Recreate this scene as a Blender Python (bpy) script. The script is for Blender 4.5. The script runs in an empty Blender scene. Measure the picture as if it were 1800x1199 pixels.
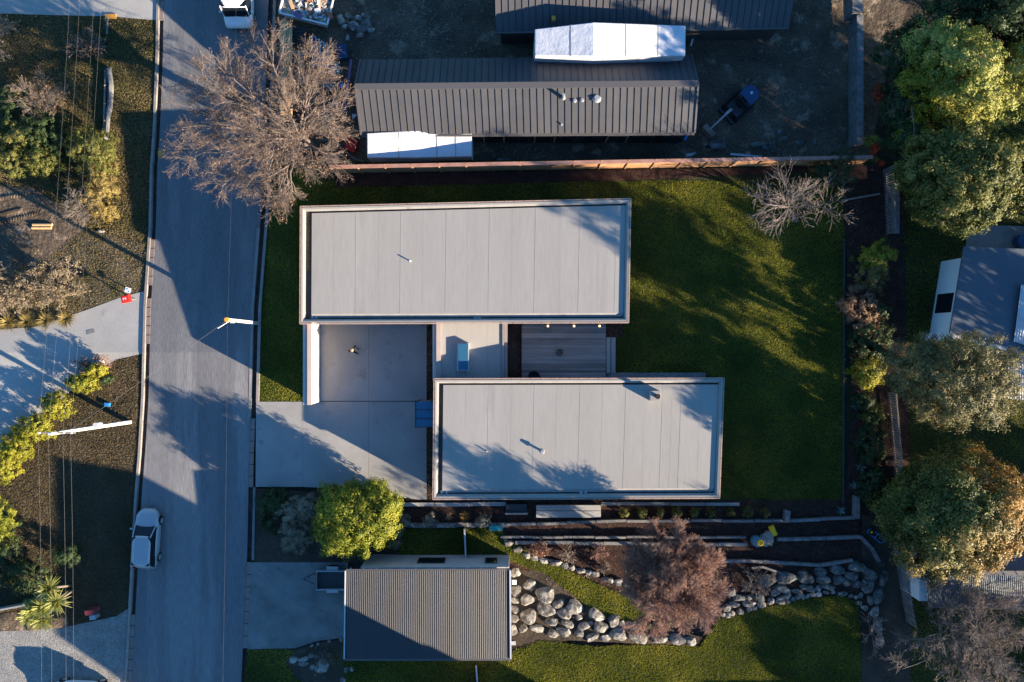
import bpy, bmesh, math, random
import numpy as np
from mathutils import Vector, noise
R = math.radians
random.seed(7)
C = bpy.context.scene.collection
SC = bpy.context.scene
# ------------------------------------------------------------------ camera, light
HC = 55.0                     # camera height; 25 photo pixels per metre on the ground
cam = bpy.data.cameras.new('camera'); co = bpy.data.objects.new('camera', cam); C.objects.link(co)
co.location = (0, 0, HC); cam.sensor_width = 36; cam.lens = 36 / (2 * 36.0 / HC)
cam.clip_start = 1; cam.clip_end = 900; SC.camera = co
TANEL = 0.275
w = bpy.data.worlds.new('World'); SC.world = w; w.use_nodes = True
nt = w.node_tree; bg = nt.nodes['Background']
sky = nt.nodes.new('ShaderNodeTexSky'); sky.sky_type = 'NISHITA'; sky.sun_disc = False
sky.sun_elevation = math.atan(TANEL); sky.sun_rotation = R(118)
sky.air_density = 1.3; sky.dust_density = 0.3; sky.ozone_density = 4.0
tint = nt.nodes.new('ShaderNodeMix'); tint.data_type = 'RGBA'; tint.blend_type = 'MULTIPLY'; tint.inputs[0].default_value = 1.0
nt.links.new(sky.outputs[0], tint.inputs[6]); tint.inputs[7].default_value = (0.60, 1.05, 1.42, 1)
nt.links.new(tint.outputs[2], bg.inputs[0]); bg.inputs[1].default_value = 0.055
sl = bpy.data.lights.new('sun', 'SUN'); so = bpy.data.objects.new('sun', sl); C.objects.link(so)
sl.energy = 5.0; sl.angle = R(0.5); sl.color = (1.0, 0.83, 0.63)
SUND = Vector((-0.883, 0.469, -TANEL)).normalized()
so.rotation_euler = SUND.to_track_quat('-Z', 'Y').to_euler(); so.location = (60, -30, 40)
SC.view_settings.view_transform = 'Standard'; SC.view_settings.look = 'None'
SC.view_settings.exposure = 1.85; SC.view_settings.gamma = 1.0
SC.view_settings.use_curve_mapping = False

# ------------------------------------------------------------------ helpers
def P(px, py, z=0.0):
    s = (HC - z) / (HC * 25.0)
    return ((px - 900) * s, (599.5 - py) * s, z)
XA, XB, YF = -17.5, -15.2, 12.55
def A(y):
    if y < -0.8: return 0.0
    if y < 8.8: return -0.12 * (y + 0.8)
    return -1.152 - 0.04 * (min(y, 26) - 8.8)
def g(x, y):
    b = 1.0
    if y < YF: b = min(1.0, max(0.0, (XB - x) / (XB - XA)))
    return A(y) * b
def G(px, py, dz=0.0):
    z = 0.0
    for _ in range(4):
        x, y, _z = P(px, py, z + dz); z = g(x, y)
    return (x, y, z + dz)
def link(o, parent=None):
    C.objects.link(o)
    if parent is not None: o.parent = parent
    return o
def T(o, label=None, cat=None, group=None, kind=None):
    if label: o['label'] = label
    if cat: o['category'] = cat
    if group: o['group'] = group
    if kind: o['kind'] = kind
    return o
def E(name, loc, label, cat, group=None, rz=0.0):
    o = bpy.data.objects.new(name, None); link(o); o.location = loc; o.rotation_euler = (0, 0, rz)
    o.empty_display_size = 0.3
    return T(o, label, cat, group)

class MB:
    def __init__(s): s.v = []; s.f = []
    def add(s, vs, fs):
        n = len(s.v); s.v += [tuple(v) for v in vs]; s.f += [tuple(i + n for i in f) for f in fs]; return s
    def box(s, x0, x1, y0, y1, z0, z1):
        return s.add([(x0,y0,z0),(x1,y0,z0),(x1,y1,z0),(x0,y1,z0),(x0,y0,z1),(x1,y0,z1),(x1,y1,z1),(x0,y1,z1)],
                     [(0,3,2,1),(4,5,6,7),(0,1,5,4),(1,2,6,5),(2,3,7,6),(3,0,4,7)])
    def prism(s, bot, top):
        """bottom and top rings of equal length, counter-clockwise seen from above"""
        n = len(bot)
        return s.add(list(bot) + list(top), [tuple(range(n - 1, -1, -1)), tuple(range(n, 2 * n))] +
                     [(i, (i + 1) % n, n + (i + 1) % n, n + i) for i in range(n)])
    def bar(s, a, b, w, h):
        a = Vector(a); b = Vector(b); d = (b - a).normalized()
        up = Vector((0, 0, 1)) if abs(d.z) < 0.95 else Vector((0, 1, 0))
        sd = d.cross(up).normalized() * (w / 2); u = sd.cross(d).normalized() * (h / 2)
        q = lambda p: [p - sd - u, p + sd - u, p + sd + u, p - sd + u]
        return s.add(q(a) + q(b), [(0,3,2,1),(4,5,6,7),(0,1,5,4),(1,2,6,5),(2,3,7,6),(3,0,4,7)][:] )
    def tube(s, a, b, r0, r1=None, n=8):
        r1 = r0 if r1 is None else r1
        a = Vector(a); b = Vector(b); d = (b - a).normalized()
        up = Vector((0, 0, 1)) if abs(d.z) < 0.9 else Vector((1, 0, 0))
        u = d.cross(up).normalized(); v = d.cross(u)
        c = [(math.cos(2*math.pi*i/n), math.sin(2*math.pi*i/n)) for i in range(n)]
        return s.add([a + (u*x + v*y)*r0 for x, y in c] + [b + (u*x + v*y)*r1 for x, y in c],
                     [tuple(range(n)), tuple(range(2*n-1, n-1, -1))] + [(i, n+i, n+(i+1) % n, (i+1) % n) for i in range(n)])
    def path(s, pts, r, n=6):
        for a, b in zip(pts[:-1], pts[1:]): s.tube(a, b, r, r, n)
        return s
    def loft(s, rings, cap=True, closed=True):
        n = len(rings[0]); vs = [p for r_ in rings for p in r_]; fs = []
        for k in range(len(rings) - 1):
            for i in range(n if closed else n - 1):
                j = (i + 1) % n; fs.append((k*n+i, k*n+j, (k+1)*n+j, (k+1)*n+i))
        if cap: fs += [tuple(range(n-1, -1, -1)), tuple(range((len(rings)-1)*n, len(rings)*n))]
        return s.add(vs, fs)
    def mesh(s, name, m, smooth=False):
        me = bpy.data.meshes.new(name); me.from_pydata(s.v, [], s.f)
        bm = bmesh.new(); bm.from_mesh(me); bmesh.ops.recalc_face_normals(bm, faces=bm.faces); bm.to_mesh(me); bm.free()
        if m: me.materials.append(m)
        if smooth: me.polygons.foreach_set('use_smooth', [True] * len(me.polygons))
        return me
    def build(s, name, m, parent=None, smooth=False, bevel=0, sub=0):
        o = bpy.data.objects.new(name, s.mesh(name, m, smooth)); link(o, parent)
        if bevel:
            b = o.modifiers.new('b', 'BEVEL'); b.width = bevel; b.segments = 2; b.limit_method = 'ANGLE'
        if sub:
            b = o.modifiers.new('s', 'SUBSURF'); b.levels = sub; b.render_levels = sub
        return o

def npmesh(name, V, F, m, parent=None, smooth=False):
    me = bpy.data.meshes.new(name); n = len(V); k = F.shape[1]
    me.vertices.add(n); me.vertices.foreach_set('co', np.ascontiguousarray(V, dtype=np.float32).ravel())
    me.loops.add(F.size); me.loops.foreach_set('vertex_index', F.astype(np.int32).ravel())
    me.polygons.add(len(F)); me.polygons.foreach_set('loop_start', np.arange(0, F.size, k, dtype=np.int32))
    me.polygons.foreach_set('loop_total', np.full(len(F), k, dtype=np.int32))
    me.update(calc_edges=True); me.materials.append(m)
    if smooth: me.polygons.foreach_set('use_smooth', [True] * len(F))
    o = bpy.data.objects.new(name, me); return link(o, parent)

def unit(v): return v / (np.linalg.norm(v, axis=-1, keepdims=True) + 1e-9)
# ------------------------------------------------------------------ materials
def mat(name, c1, c2=None, scale=1.0, rough=0.85, bump=0.0, bscale=None, c3=None, s3=None, t3=0.62, metal=0.0,
        stretch=(1, 1, 1), fine=0.0, fscale=40, spec=0.3, island=0.0):
    m = bpy.data.materials.new(name); m.use_nodes = True; n = m.node_tree.nodes; l = m.node_tree.links
    b = n['Principled BSDF']; b.inputs['Roughness'].default_value = rough; b.inputs['Metallic'].default_value = metal
    b.inputs['Specular IOR Level'].default_value = spec
    geo = n.new('ShaderNodeNewGeometry'); mp = n.new('ShaderNodeMapping'); mp.inputs['Scale'].default_value = stretch
    l.new(geo.outputs['Position'], mp.inputs['Vector'])
    def nz(sc, det=5, r=0.6):
        t = n.new('ShaderNodeTexNoise'); t.inputs['Scale'].default_value = sc; t.inputs['Detail'].default_value = det
        t.inputs['Roughness'].default_value = r; l.new(mp.outputs[0], t.inputs['Vector']); return t.outputs['Fac']
    def mix(a, bb, f):
        x = n.new('ShaderNodeMix'); x.data_type = 'RGBA'
        for s, v in ((6, a), (7, bb)):
            if isinstance(v, tuple): x.inputs[s].default_value = (*v, 1)
            else: l.new(v, x.inputs[s])
        if isinstance(f, float): x.inputs[0].default_value = f
        else: l.new(f, x.inputs[0])
        return x.outputs[2]
    def ramp(f, a, bb):
        r_ = n.new('ShaderNodeMapRange'); r_.inputs[1].default_value = a; r_.inputs[2].default_value = bb; l.new(f, r_.inputs[0]); return r_.outputs[0]
    col = c1
    if c2 is not None: col = mix(c1, c2, ramp(nz(scale), 0.35, 0.65))
    if c3 is not None: col = mix(col, c3, ramp(nz(s3 or scale * 3.1), t3, t3 + 0.1))
    if fine:
        f = ramp(nz(fscale, 3), 0.3, 0.7)
        mm = n.new('ShaderNodeMath'); mm.operation = 'MULTIPLY_ADD'; l.new(f, mm.inputs[0]); mm.inputs[1].default_value = 2 * fine; mm.inputs[2].default_value = 1 - fine
        vm = n.new('ShaderNodeVectorMath'); vm.operation = 'SCALE'
        if isinstance(col, tuple): vm.inputs[0].default_value = col
        else: l.new(col, vm.inputs[0])
        l.new(mm.outputs[0], vm.inputs['Scale']); col = vm.outputs[0]
    if island:
        mm = n.new('ShaderNodeMath'); mm.operation = 'MULTIPLY_ADD'
        oi = n.new('ShaderNodeObjectInfo'); l.new(oi.outputs['Random'], mm.inputs[0]); mm.inputs[1].default_value = 2 * island; mm.inputs[2].default_value = 1 - island
        vm = n.new('ShaderNodeVectorMath'); vm.operation = 'SCALE'
        if isinstance(col, tuple): vm.inputs[0].default_value = col
        else: l.new(col, vm.inputs[0])
        l.new(mm.outputs[0], vm.inputs['Scale']); col = vm.outputs[0]
    if isinstance(col, tuple): b.inputs['Base Color'].default_value = (*col, 1)
    else: l.new(col, b.inputs['Base Color'])
    if bump:
        bp = n.new('ShaderNodeBump'); bp.inputs['Distance'].default_value = bump; bp.inputs['Strength'].default_value = 1.0
        l.new(nz(bscale or scale * 8, 6, 0.65), bp.inputs['Height']); l.new(bp.outputs[0], b.inputs['Normal'])
    return m
def leafmat(name, cols, trans=0.17, big=0.5, isl=0.7):
    m = bpy.data.materials.new(name); m.use_nodes = True; n = m.node_tree.nodes; l = m.node_tree.links
    n.remove(n['Principled BSDF']); out = n['Material Output']
    geo = n.new('ShaderNodeNewGeometry'); cr = n.new('ShaderNodeValToRGB')
    t = n.new('ShaderNodeTexNoise'); t.inputs['Scale'].default_value = big; l.new(geo.outputs['Position'], t.inputs['Vector'])
    a = n.new('ShaderNodeMath'); a.operation = 'MULTIPLY_ADD'; l.new(t.outputs['Fac'], a.inputs[0]); a.inputs[1].default_value = 1.6; a.inputs[2].default_value = -0.8
    s = n.new('ShaderNodeMath'); s.operation = 'MULTIPLY_ADD'; s.use_clamp = True
    l.new(geo.outputs['Random Per Island'], s.inputs[0]); s.inputs[1].default_value = isl
    s2 = n.new('ShaderNodeMath'); s2.operation = 'ADD'; l.new(a.outputs[0], s2.inputs[0]); s2.inputs[1].default_value = 0.5 - isl / 2
    l.new(s2.outputs[0], s.inputs[2]); l.new(s.outputs[0], cr.inputs[0])
    els = cr.color_ramp.elements
    while len(els) < len(cols): els.new(0.5)
    for i, c in enumerate(cols): els[i].position = i / (len(cols) - 1); els[i].color = (*c, 1)
    d = n.new('ShaderNodeBsdfPrincipled'); d.inputs['Roughness'].default_value = 0.55; d.inputs['Specular IOR Level'].default_value = 0.25
    l.new(cr.outputs[0], d.inputs['Base Color'])
    tr = n.new('ShaderNodeBsdfTranslucent'); l.new(cr.outputs[0], tr.inputs[0])
    mx = n.new('ShaderNodeMixShader'); mx.inputs[0].default_value = trans
    l.new(d.outputs[0], mx.inputs[1]); l.new(tr.outputs[0], mx.inputs[2]); l.new(mx.outputs[0], out.inputs[0])
    return m

M = {}
M['soil'] = mat('soil', (0.035,0.026,0.019), (0.07,0.053,0.038), 0.5, 0.95, 0.1, 4, (0.1,0.08,0.058), 1.3, 0.6, fine=0.4, fscale=14)
M['mud'] = mat('mud', (0.07,0.052,0.036), (0.14,0.105,0.072), 0.5, 0.9, 0.25, 2.4, (0.25,0.19,0.135), 0.9, 0.57, fine=0.5, fscale=9)
M['clay'] = mat('clay', (0.2,0.15,0.09), (0.3,0.23,0.14), 1.2, 0.95, 0.12, 5, fine=0.3, fscale=10)
M['grass'] = mat('grass_floor', (0.018,0.026,0.006), (0.03,0.036,0.01), 0.35, 0.95, 0.05, 16, (0.045,0.042,0.016), 0.9, 0.6, fine=0.5, fscale=9)
M['grass_dry'] = mat('dry_grass_floor', (0.03,0.032,0.012), (0.055,0.047,0.022), 0.45, 0.95, 0.07, 10, (0.09,0.07,0.04), 1.1, 0.55, fine=0.5, fscale=8)
M['grass_brown'] = mat('brown_grass_floor', (0.04,0.032,0.018), (0.065,0.05,0.03), 0.5, 0.95, 0.07, 9, (0.035,0.04,0.014), 0.8, 0.58, fine=0.45, fscale=8)
M['verge_clay'] = mat('verge_clay', (0.06,0.05,0.03), (0.13,0.11,0.08), 0.5, 0.95, 0.07, 9, (0.05,0.055,0.02), 0.8, 0.55, fine=0.45, fscale=8)
M['bark'] = mat('bark_mulch', (0.024,0.012,0.009), (0.055,0.026,0.018), 2.0, 0.95, 0.08, 9, (0.1,0.05,0.032), 6, 0.64, fine=0.5, fscale=16)
M['asphalt'] = mat('asphalt', (0.14,0.14,0.144), (0.178,0.178,0.182), 0.7, 0.9, 0.02, 22, (0.215,0.213,0.212), 0.5, 0.52, stretch=(1,0.07,1), fine=0.2, fscale=20)
M['conc'] = mat('concrete', (0.26,0.252,0.238), (0.32,0.31,0.292), 0.35, 0.85, 0.004, 20, (0.225,0.218,0.206), 1.1, 0.6, fine=0.12, fscale=16)
M['conc_lt'] = mat('pale_concrete', (0.33,0.32,0.295), (0.40,0.385,0.36), 0.3, 0.85, 0.004, 20, (0.27,0.26,0.235), 0.5, 0.62, fine=0.1, fscale=12)
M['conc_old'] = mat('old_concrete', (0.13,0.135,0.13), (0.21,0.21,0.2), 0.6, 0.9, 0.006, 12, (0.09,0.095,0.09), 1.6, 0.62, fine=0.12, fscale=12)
M['gravel'] = mat('gravel', (0.2,0.195,0.185), (0.29,0.28,0.26), 1.0, 0.95, 0.06, 12, fine=0.45, fscale=12)
M['kerb'] = mat('kerb_stone', (0.22,0.2,0.18), (0.3,0.27,0.24), 1.5, 0.85, 0.005, 20, fine=0.12, fscale=10)
M['gutter'] = mat('gutter', (0.035,0.03,0.028), (0.07,0.05,0.04), 1.5, 0.95, 0.02, 12, (0.14,0.07,0.035), 3, 0.6)
M['plate'] = mat('channel_plate', (0.2,0.16,0.14), (0.25,0.2,0.18), 2, 0.8, fine=0.1)
M['memb'] = mat('roof_membrane', (0.295,0.28,0.255), (0.325,0.31,0.283), 0.5, 0.75, 0.003, 6, (0.27,0.255,0.232), 0.55, 0.58, stretch=(1,0.12,1), fine=0.045, fscale=7, island=0.004)
M['cap'] = mat('parapet_cap', (0.27,0.257,0.235), (0.3,0.287,0.265), 1, 0.6, fine=0.06)
M['gutm'] = mat('roof_gutter', (0.26,0.245,0.225), (0.32,0.3,0.275), 1.4, 0.8, 0.002, 8, (0.17,0.14,0.11), 2.2, 0.62, fine=0.08)
M['fascia'] = mat('fascia', (0.36,0.25,0.2), (0.44,0.31,0.25), 3, 0.7)
M['wallp'] = mat('plaster_wall', (0.5,0.46,0.42), (0.54,0.5,0.46), 1, 0.85, 0.002, 30)
M['capbr'] = mat('brown_cap', (0.29,0.24,0.22), (0.33,0.275,0.25), 1, 0.6)
M['clad'] = mat('dark_cladding', (0.05,0.045,0.04), (0.075,0.065,0.06), 2, 0.8)
M['deck'] = mat('deck_boards', (0.2,0.195,0.18), (0.34,0.33,0.3), 1.2, 0.85, 0.003, 10, stretch=(0.15,2,1), fine=0.12, fscale=10, island=0.35)
M['darkroof'] = mat('dark_metal_roof', (0.06,0.059,0.063), (0.072,0.071,0.075), 0.7, 0.5, metal=0.0, fine=0.05, island=0.07, spec=0.4)
M['ridge'] = mat('ridge_flashing', (0.1,0.095,0.095), None, rough=0.5)
M['bluroof'] = mat('blue_roof', (0.075,0.1,0.125), (0.09,0.115,0.14), 0.6, 0.55, fine=0.04)
M['corr'] = mat('corrugated', (0.038,0.039,0.043), (0.046,0.047,0.051), 0.6, 0.5, fine=0.06)
M['corr_lt'] = mat('corrugated_light', (0.45,0.46,0.47), (0.52,0.53,0.54), 0.6, 0.45)
M['white'] = mat('white_wrap', (0.58,0.59,0.61), (0.64,0.65,0.67), 0.8, 0.5, 0.05, 1.6)
M['whitep'] = mat('white_paint', (0.74,0.74,0.73), None, rough=0.4)
M['silver'] = mat('silver_paint', (0.4,0.41,0.42), None, rough=0.3, metal=0.25, spec=0.5)
M['glass'] = mat('dark_glass', (0.008,0.012,0.018), None, rough=0.1, spec=0.35)
M['skyl'] = mat('skylight_glass', (0.03,0.12,0.2), None, rough=0.35, spec=0.5)
M['black'] = mat('black_rubber', (0.015,0.015,0.016), None, rough=0.8)
M['darkmet'] = mat('dark_metal', (0.05,0.052,0.055), None, rough=0.5)
M['met'] = mat('galvanised', (0.42,0.43,0.44), (0.5,0.51,0.52), 4, 0.4, metal=0.5)
M['red'] = mat('red_plastic', (0.55,0.02,0.015), (0.5,0.02,0.015), 3, 0.5)
M['blue'] = mat('blue_plastic', (0.02,0.2,0.5), None, rough=0.4)
M['yellow'] = mat('yellow_plastic', (0.8,0.48,0.02), None, rough=0.45)
M['teal'] = mat('teal_plastic', (0.05,0.3,0.3), None, rough=0.5)
M['orange'] = mat('orange_paint', (0.75,0.33,0.04), (0.6,0.3,0.07), 8, 0.8)
M['timber'] = mat('new_timber', (0.5,0.3,0.14), (0.6,0.39,0.2), 2, 0.8, 0.003, 10, stretch=(4,0.5,1), fine=0.1, island=0.12)
M['timber_old'] = mat('weathered_timber', (0.2,0.16,0.125), (0.3,0.25,0.2), 2, 0.9, 0.01, 8, fine=0.2, island=0.12)
M['fence'] = mat('fence_timber', (0.42,0.21,0.1), (0.54,0.3,0.15), 2, 0.85, 0.003, 10, fine=0.15, island=0.15)
M['fence_cap'] = mat('fence_cap', (0.32,0.16,0.12), (0.4,0.22,0.17), 2, 0.85, fine=0.15)
M['sleeper'] = mat('sleeper', (0.12,0.12,0.118), (0.22,0.215,0.205), 3, 0.9, 0.01, 8, fine=0.2, island=0.15)
M['rock'] = mat('rock', (0.075,0.07,0.062), (0.24,0.225,0.2), 2.2, 0.9, 0.1, 3.5, (0.36,0.335,0.295), 2.5, 0.5, fine=0.3, fscale=8, island=0.18)
M['rock_dk'] = mat('mossy_rock', (0.05,0.055,0.05), (0.17,0.175,0.165), 2.0, 0.9, 0.14, 2.6, (0.025,0.035,0.015), 1.9, 0.56, fine=0.25, fscale=8, island=0.18)
M['bark_tr'] = mat('trunk_bark', (0.14,0.11,0.085), (0.23,0.19,0.15), 3, 0.95, 0.03, 8)
M['twig'] = mat('twig', (0.14,0.108,0.092), (0.23,0.18,0.152), 1.2, 0.9)
M['twig_gr'] = mat('grey_twig', (0.15,0.125,0.105), (0.24,0.2,0.17), 1.5, 0.9)
M['twig_pk'] = mat('reddish_twig', (0.2,0.11,0.085), (0.31,0.19,0.15), 0.9, 0.9)
M['twig_wh'] = mat('pale_twig', (0.19,0.155,0.14), (0.28,0.235,0.21), 1.5, 0.9)
M['l_green'] = leafmat('leaf_bright_green', [(0.06,0.085,0.006),(0.18,0.2,0.016),(0.36,0.34,0.035)])
M['l_olive'] = leafmat('leaf_olive', [(0.035,0.055,0.01),(0.11,0.12,0.025),(0.27,0.23,0.06)])
M['l_greyol'] = leafmat('leaf_grey_olive', [(0.045,0.05,0.015),(0.14,0.125,0.045),(0.3,0.24,0.11)])
M['l_dark'] = leafmat('leaf_dark', [(0.018,0.035,0.012),(0.04,0.065,0.02),(0.07,0.1,0.035)])
M['l_lime'] = leafmat('leaf_lime', [(0.09,0.12,0.012),(0.27,0.28,0.05),(0.5,0.46,0.13)])
M['l_yel'] = leafmat('leaf_yellow', [(0.11,0.125,0.01),(0.25,0.24,0.02),(0.4,0.34,0.035)])
M['l_gold'] = leafmat('leaf_gold', [(0.13,0.1,0.03),(0.27,0.2,0.06),(0.42,0.31,0.1)])
M['l_or'] = leafmat('leaf_orange', [(0.14,0.1,0.025),(0.3,0.18,0.045),(0.5,0.27,0.07)])
M['l_red'] = leafmat('leaf_red', [(0.25,0.02,0.01),(0.5,0.05,0.02),(0.55,0.12,0.03)])
M['l_grey'] = leafmat('leaf_grey', [(0.17,0.155,0.1),(0.28,0.26,0.19),(0.38,0.35,0.27)])
M['l_brown'] = leafmat('leaf_brown', [(0.14,0.09,0.05),(0.24,0.15,0.09),(0.36,0.2,0.11)])
M['l_tan'] = leafmat('leaf_tan', [(0.16,0.13,0.07),(0.27,0.21,0.12),(0.4,0.31,0.18)])
M['l_palm'] = leafmat('leaf_palm', [(0.15,0.17,0.03),(0.38,0.38,0.1),(0.6,0.56,0.22)])
M['cloth'] = mat('black_cloth', (0.012,0.012,0.016), (0.02,0.02,0.026), 8, 0.9)
M['skin'] = mat('skin', (0.55,0.33,0.22), None, rough=0.5)
M['hair'] = mat('blond_hair', (0.42,0.27,0.15), (0.5,0.34,0.2), 30, 0.7)
M['tarp'] = mat('beige_tarp', (0.3,0.24,0.19), (0.36,0.29,0.23), 3, 0.8, 0.05, 4)
M['purple'] = mat('purple_sheet', (0.2,0.11,0.22), None, rough=0.6)
M['wire'] = mat('cable', (0.12,0.118,0.115), None, rough=0.6)
M['cpole'] = mat('concrete_pole', (0.5,0.49,0.46), (0.56,0.55,0.52), 4, 0.8)
M['tail'] = mat('red_lens', (0.4,0.01,0.01), None, rough=0.2)
M['excav'] = mat('navy_paint', (0.02,0.06,0.13), None, rough=0.35)
M['chips'] = leafmat('bark_chip', [(0.02,0.012,0.009),(0.05,0.026,0.018),(0.16,0.09,0.055)], 0.0, 0.8, 0.9)
M['litter'] = leafmat('fallen_leaf', [(0.1,0.06,0.03),(0.22,0.13,0.06),(0.4,0.24,0.11)], 0.1, 0.8, 0.9)
M['pebble'] = mat('site_stone', (0.16,0.15,0.135), (0.32,0.3,0.27), 3, 0.9)
def emis(name, c, s):
    m = bpy.data.materials.new(name); m.use_nodes = True; b = m.node_tree.nodes['Principled BSDF']
    b.inputs['Emission Color'].default_value = (*c, 1); b.inputs['Emission Strength'].default_value = s; return m
M['lamp'] = emis('lamp_glow', (1, 0.42, 0.1), 1.5)

# ------------------------------------------------------------------ ground sheets
def sheet(name, pts, lift, m, kind='structure', z0=None, grid=0, amp=0.0, parent=None, label=None, cat=None):
    bm = bmesh.new()
    vs = []
    for p in pts:
        x, y, z = (G(p[0], p[1]) if z0 is None else P(p[0], p[1], z0))
        vs.append(bm.verts.new((x, y, 0)))
    f = bm.faces.new(vs)
    bmesh.ops.triangulate(bm, faces=[f])
    def cut(co_, no):
        bmesh.ops.bisect_plane(bm, geom=bm.verts[:] + bm.edges[:] + bm.faces[:], plane_co=co_, plane_no=no, dist=1e-5)
    xs = [v.co.x for v in bm.verts]; ys = [v.co.y for v in bm.verts]
    if z0 is None:
        for y in (-0.8, 8.8, 12.55, 26.0):
            if min(ys) < y < max(ys): cut((0, y, 0), (0, 1, 0))
        if max(xs) > XA and min(xs) < XB:
            for x in (XA, XB): cut((x, 0, 0), (1, 0, 0))
            y = -0.8
            while y < 12.5: cut((0, y, 0), (0, 1, 0)); y += 1.2
    if grid:
        x = min(xs) + grid
        while x < max(xs): cut((x, 0, 0), (1, 0, 0)); x += grid
        y = min(ys) + grid
        while y < max(ys): cut((0, y, 0), (0, 1, 0)); y += grid
    for v in bm.verts:
        z = g(v.co.x, v.co.y) if z0 is None else z0
        if amp and not v.is_boundary:
            z += amp * (noise.noise(Vector((v.co.x * 0.45, v.co.y * 0.45, 3))) + 0.5 * noise.noise(Vector((v.co.x * 1.6, v.co.y * 1.6, 9))) + 0.35)
        v.co.z = z + lift
    for f in bm.faces:
        f.smooth = bool(grid)
        if f.normal.z < 0: f.normal_flip()
    bmesh.ops.recalc_face_normals(bm, faces=bm.faces)
    for f in bm.faces:
        if f.normal.z < 0: f.normal_flip()
    me = bpy.data.meshes.new(name); bm.to_mesh(me); bm.free(); me.materials.append(m)
    o = bpy.data.objects.new(name, me); link(o, parent)
    return T(o, label, cat, None, kind)

def base_ground():
    bm = bmesh.new(); ys = [-320, -0.8, 8.8, 26.0, 320]
    for i in range(4):
        bm.faces.new([bm.verts.new((x, y, A(y) - 0.2)) for x, y in ((-320, ys[i]), (320, ys[i]), (320, ys[i+1]), (-320, ys[i+1]))])
    me = bpy.data.meshes.new('ground'); bm.to_mesh(me); bm.free(); me.materials.append(M['soil'])
    o = bpy.data.objects.new('ground', me); link(o); T(o, kind='structure')
base_ground()

LK = [(-60,280),(0,275),(110,273),(230,268),(300,263),(400,261),(540,252),(700,248),(800,242),(870,236),(1000,229),(1199,218),(1300,212)]   # outer side of left kerb
def li(tab, y):
    for (y0, x0), (y1, x1) in zip(tab[:-1], tab[1:]):
        if y <= y1: return x0 + (x1 - x0) * (y - y0) / (y1 - y0)
    return tab[-1][1]
RR = [(-60,475),(0,472),(200,466),(360,460),(540,446),(700,442),(800,438),(1000,434),(1199,424),(1300,420)]                                  # right edge of the road
YS = list(range(-60, 1301, 40))
Lr = lambda y: li(LK, y) + 13
# road
sheet('road', [(Lr(y), y) for y in YS] + [(li(RR, y), y) for y in reversed(YS)], 0.0, M['asphalt'])
def strip(name, f0, f1, y0, y1, lift, m, step=20, thick=0.0, parent=None, kind='structure'):
    mb = MB(); y = y0; tops = []
    while True:
        tops.append((G(f0(y), y, lift), G(f1(y), y, lift)))
        if y >= y1: break
        y = min(y + step, y1)
    if thick:
        rings = [[(a[0], a[1], a[2]-thick), (b[0], b[1], b[2]-thick), b, a] for a, b in tops]; mb.loft(rings)
    else:
        mb.loft([[a, b] for a, b in tops], cap=False, closed=False)
    o = mb.build(name, m, parent)
    if not parent: T(o, kind=kind)
    return o
strip('left_kerb', lambda y: li(LK, y), lambda y: li(LK, y) + 4.2, -60, 1290, 0.12, M['kerb'], thick=0.35)
strip('left_gutter', lambda y: li(LK, y) + 4.2, lambda y: li(LK, y) + 13, -60, 1290, -0.16, M['gutter'])
strip('right_gutter', lambda y: li(RR, y), lambda y: li(RR, y) + 8, -60, 1290, -0.16, M['gutter'])
strip('right_kerb', lambda y: li(RR, y) + 8, lambda y: li(RR, y) + 13, -60, 706, 0.12, M['kerb'], thick=0.35)
strip('road_edge_stone', lambda y: li(RR, y) - 5, lambda y: li(RR, y), 400, 735, 0.02, M['kerb'], thick=0.2)
strip('lower_kerb', lambda y: li(RR, y) + 8, lambda y: li(RR, y) + 12, 857, 985, 0.1, M['conc_old'], thick=0.3)
def plates(y0, y1, f0, f1, n, label):
    root = E('channel_cover', G(f0((y0+y1)/2), (y0+y1)/2), label, 'drain cover')
    h = (y1 - y0) / n
    for i in range(n):
        a = y0 + i*h + 0.6; b = y0 + (i+1)*h - 0.6
        mb = MB(); r = []
        for y in (a, b):
            p = Vector(G(f0(y), y, 0.03)) - root.location; q = Vector(G(f1(y), y, 0.03)) - root.location
            r.append([(p.x, p.y, p.z-0.08), (q.x, q.y, q.z-0.08), q, p])
        mb.loft(r).build('plate', M['plate'], root)
gl = (lambda y: li(LK, y) + 4.3, lambda y: li(LK, y) + 12.6)
gr_ = (lambda y: li(RR, y) + 0.3, lambda y: li(RR, y) + 7.8)
plates(420, 502, *gl, 5, 'brown channel cover over the left gutter above the red letterbox')
plates(524, 605, *gl, 5, 'brown channel cover bridging the left gutter at the pale driveway')
plates(0, 36, *gl, 2, 'channel cover at the top left driveway mouth')
plates(735, 857, *gr_, 6, 'dark channel cover between the road and the main driveway')
plates(1080, 1199, *gl, 6, 'channel cover over the left gutter at the gravel driveway')
plates(988, 1140, *gr_, 7, 'channel cover over the right gutter at the garage driveway')

# hydrant marking
def ring(name, c, r0, r1, lift, m, a0=0, a1=360, n=28):
    mb = MB(); rr = []
    for i in range(n + 1):
        a = R(a0 + (a1 - a0) * i / n); rr.append([G(c[0] + r0*math.cos(a), c[1] - r0*math.sin(a), lift), G(c[0] + r1*math.cos(a), c[1] - r1*math.sin(a), lift)])
    return mb.loft(rr, cap=False, closed=False).build(name, m)
T(ring('hydrant_marking', (282,270), 7.4, 9.2, 0.005, M['orange'], -115, 115), kind='structure')
mb = MB(); q = [G(*p, 0.005) for p in ((277.5,275),(283.5,275),(283.5,265),(277.5,265))]; mb.add(q, [(0,1,2,3)]); T(mb.build('hydrant_mark_block', M['orange']), kind='structure')

lk = lambda ys: [(li(LK, y), y) for y in ys]
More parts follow.
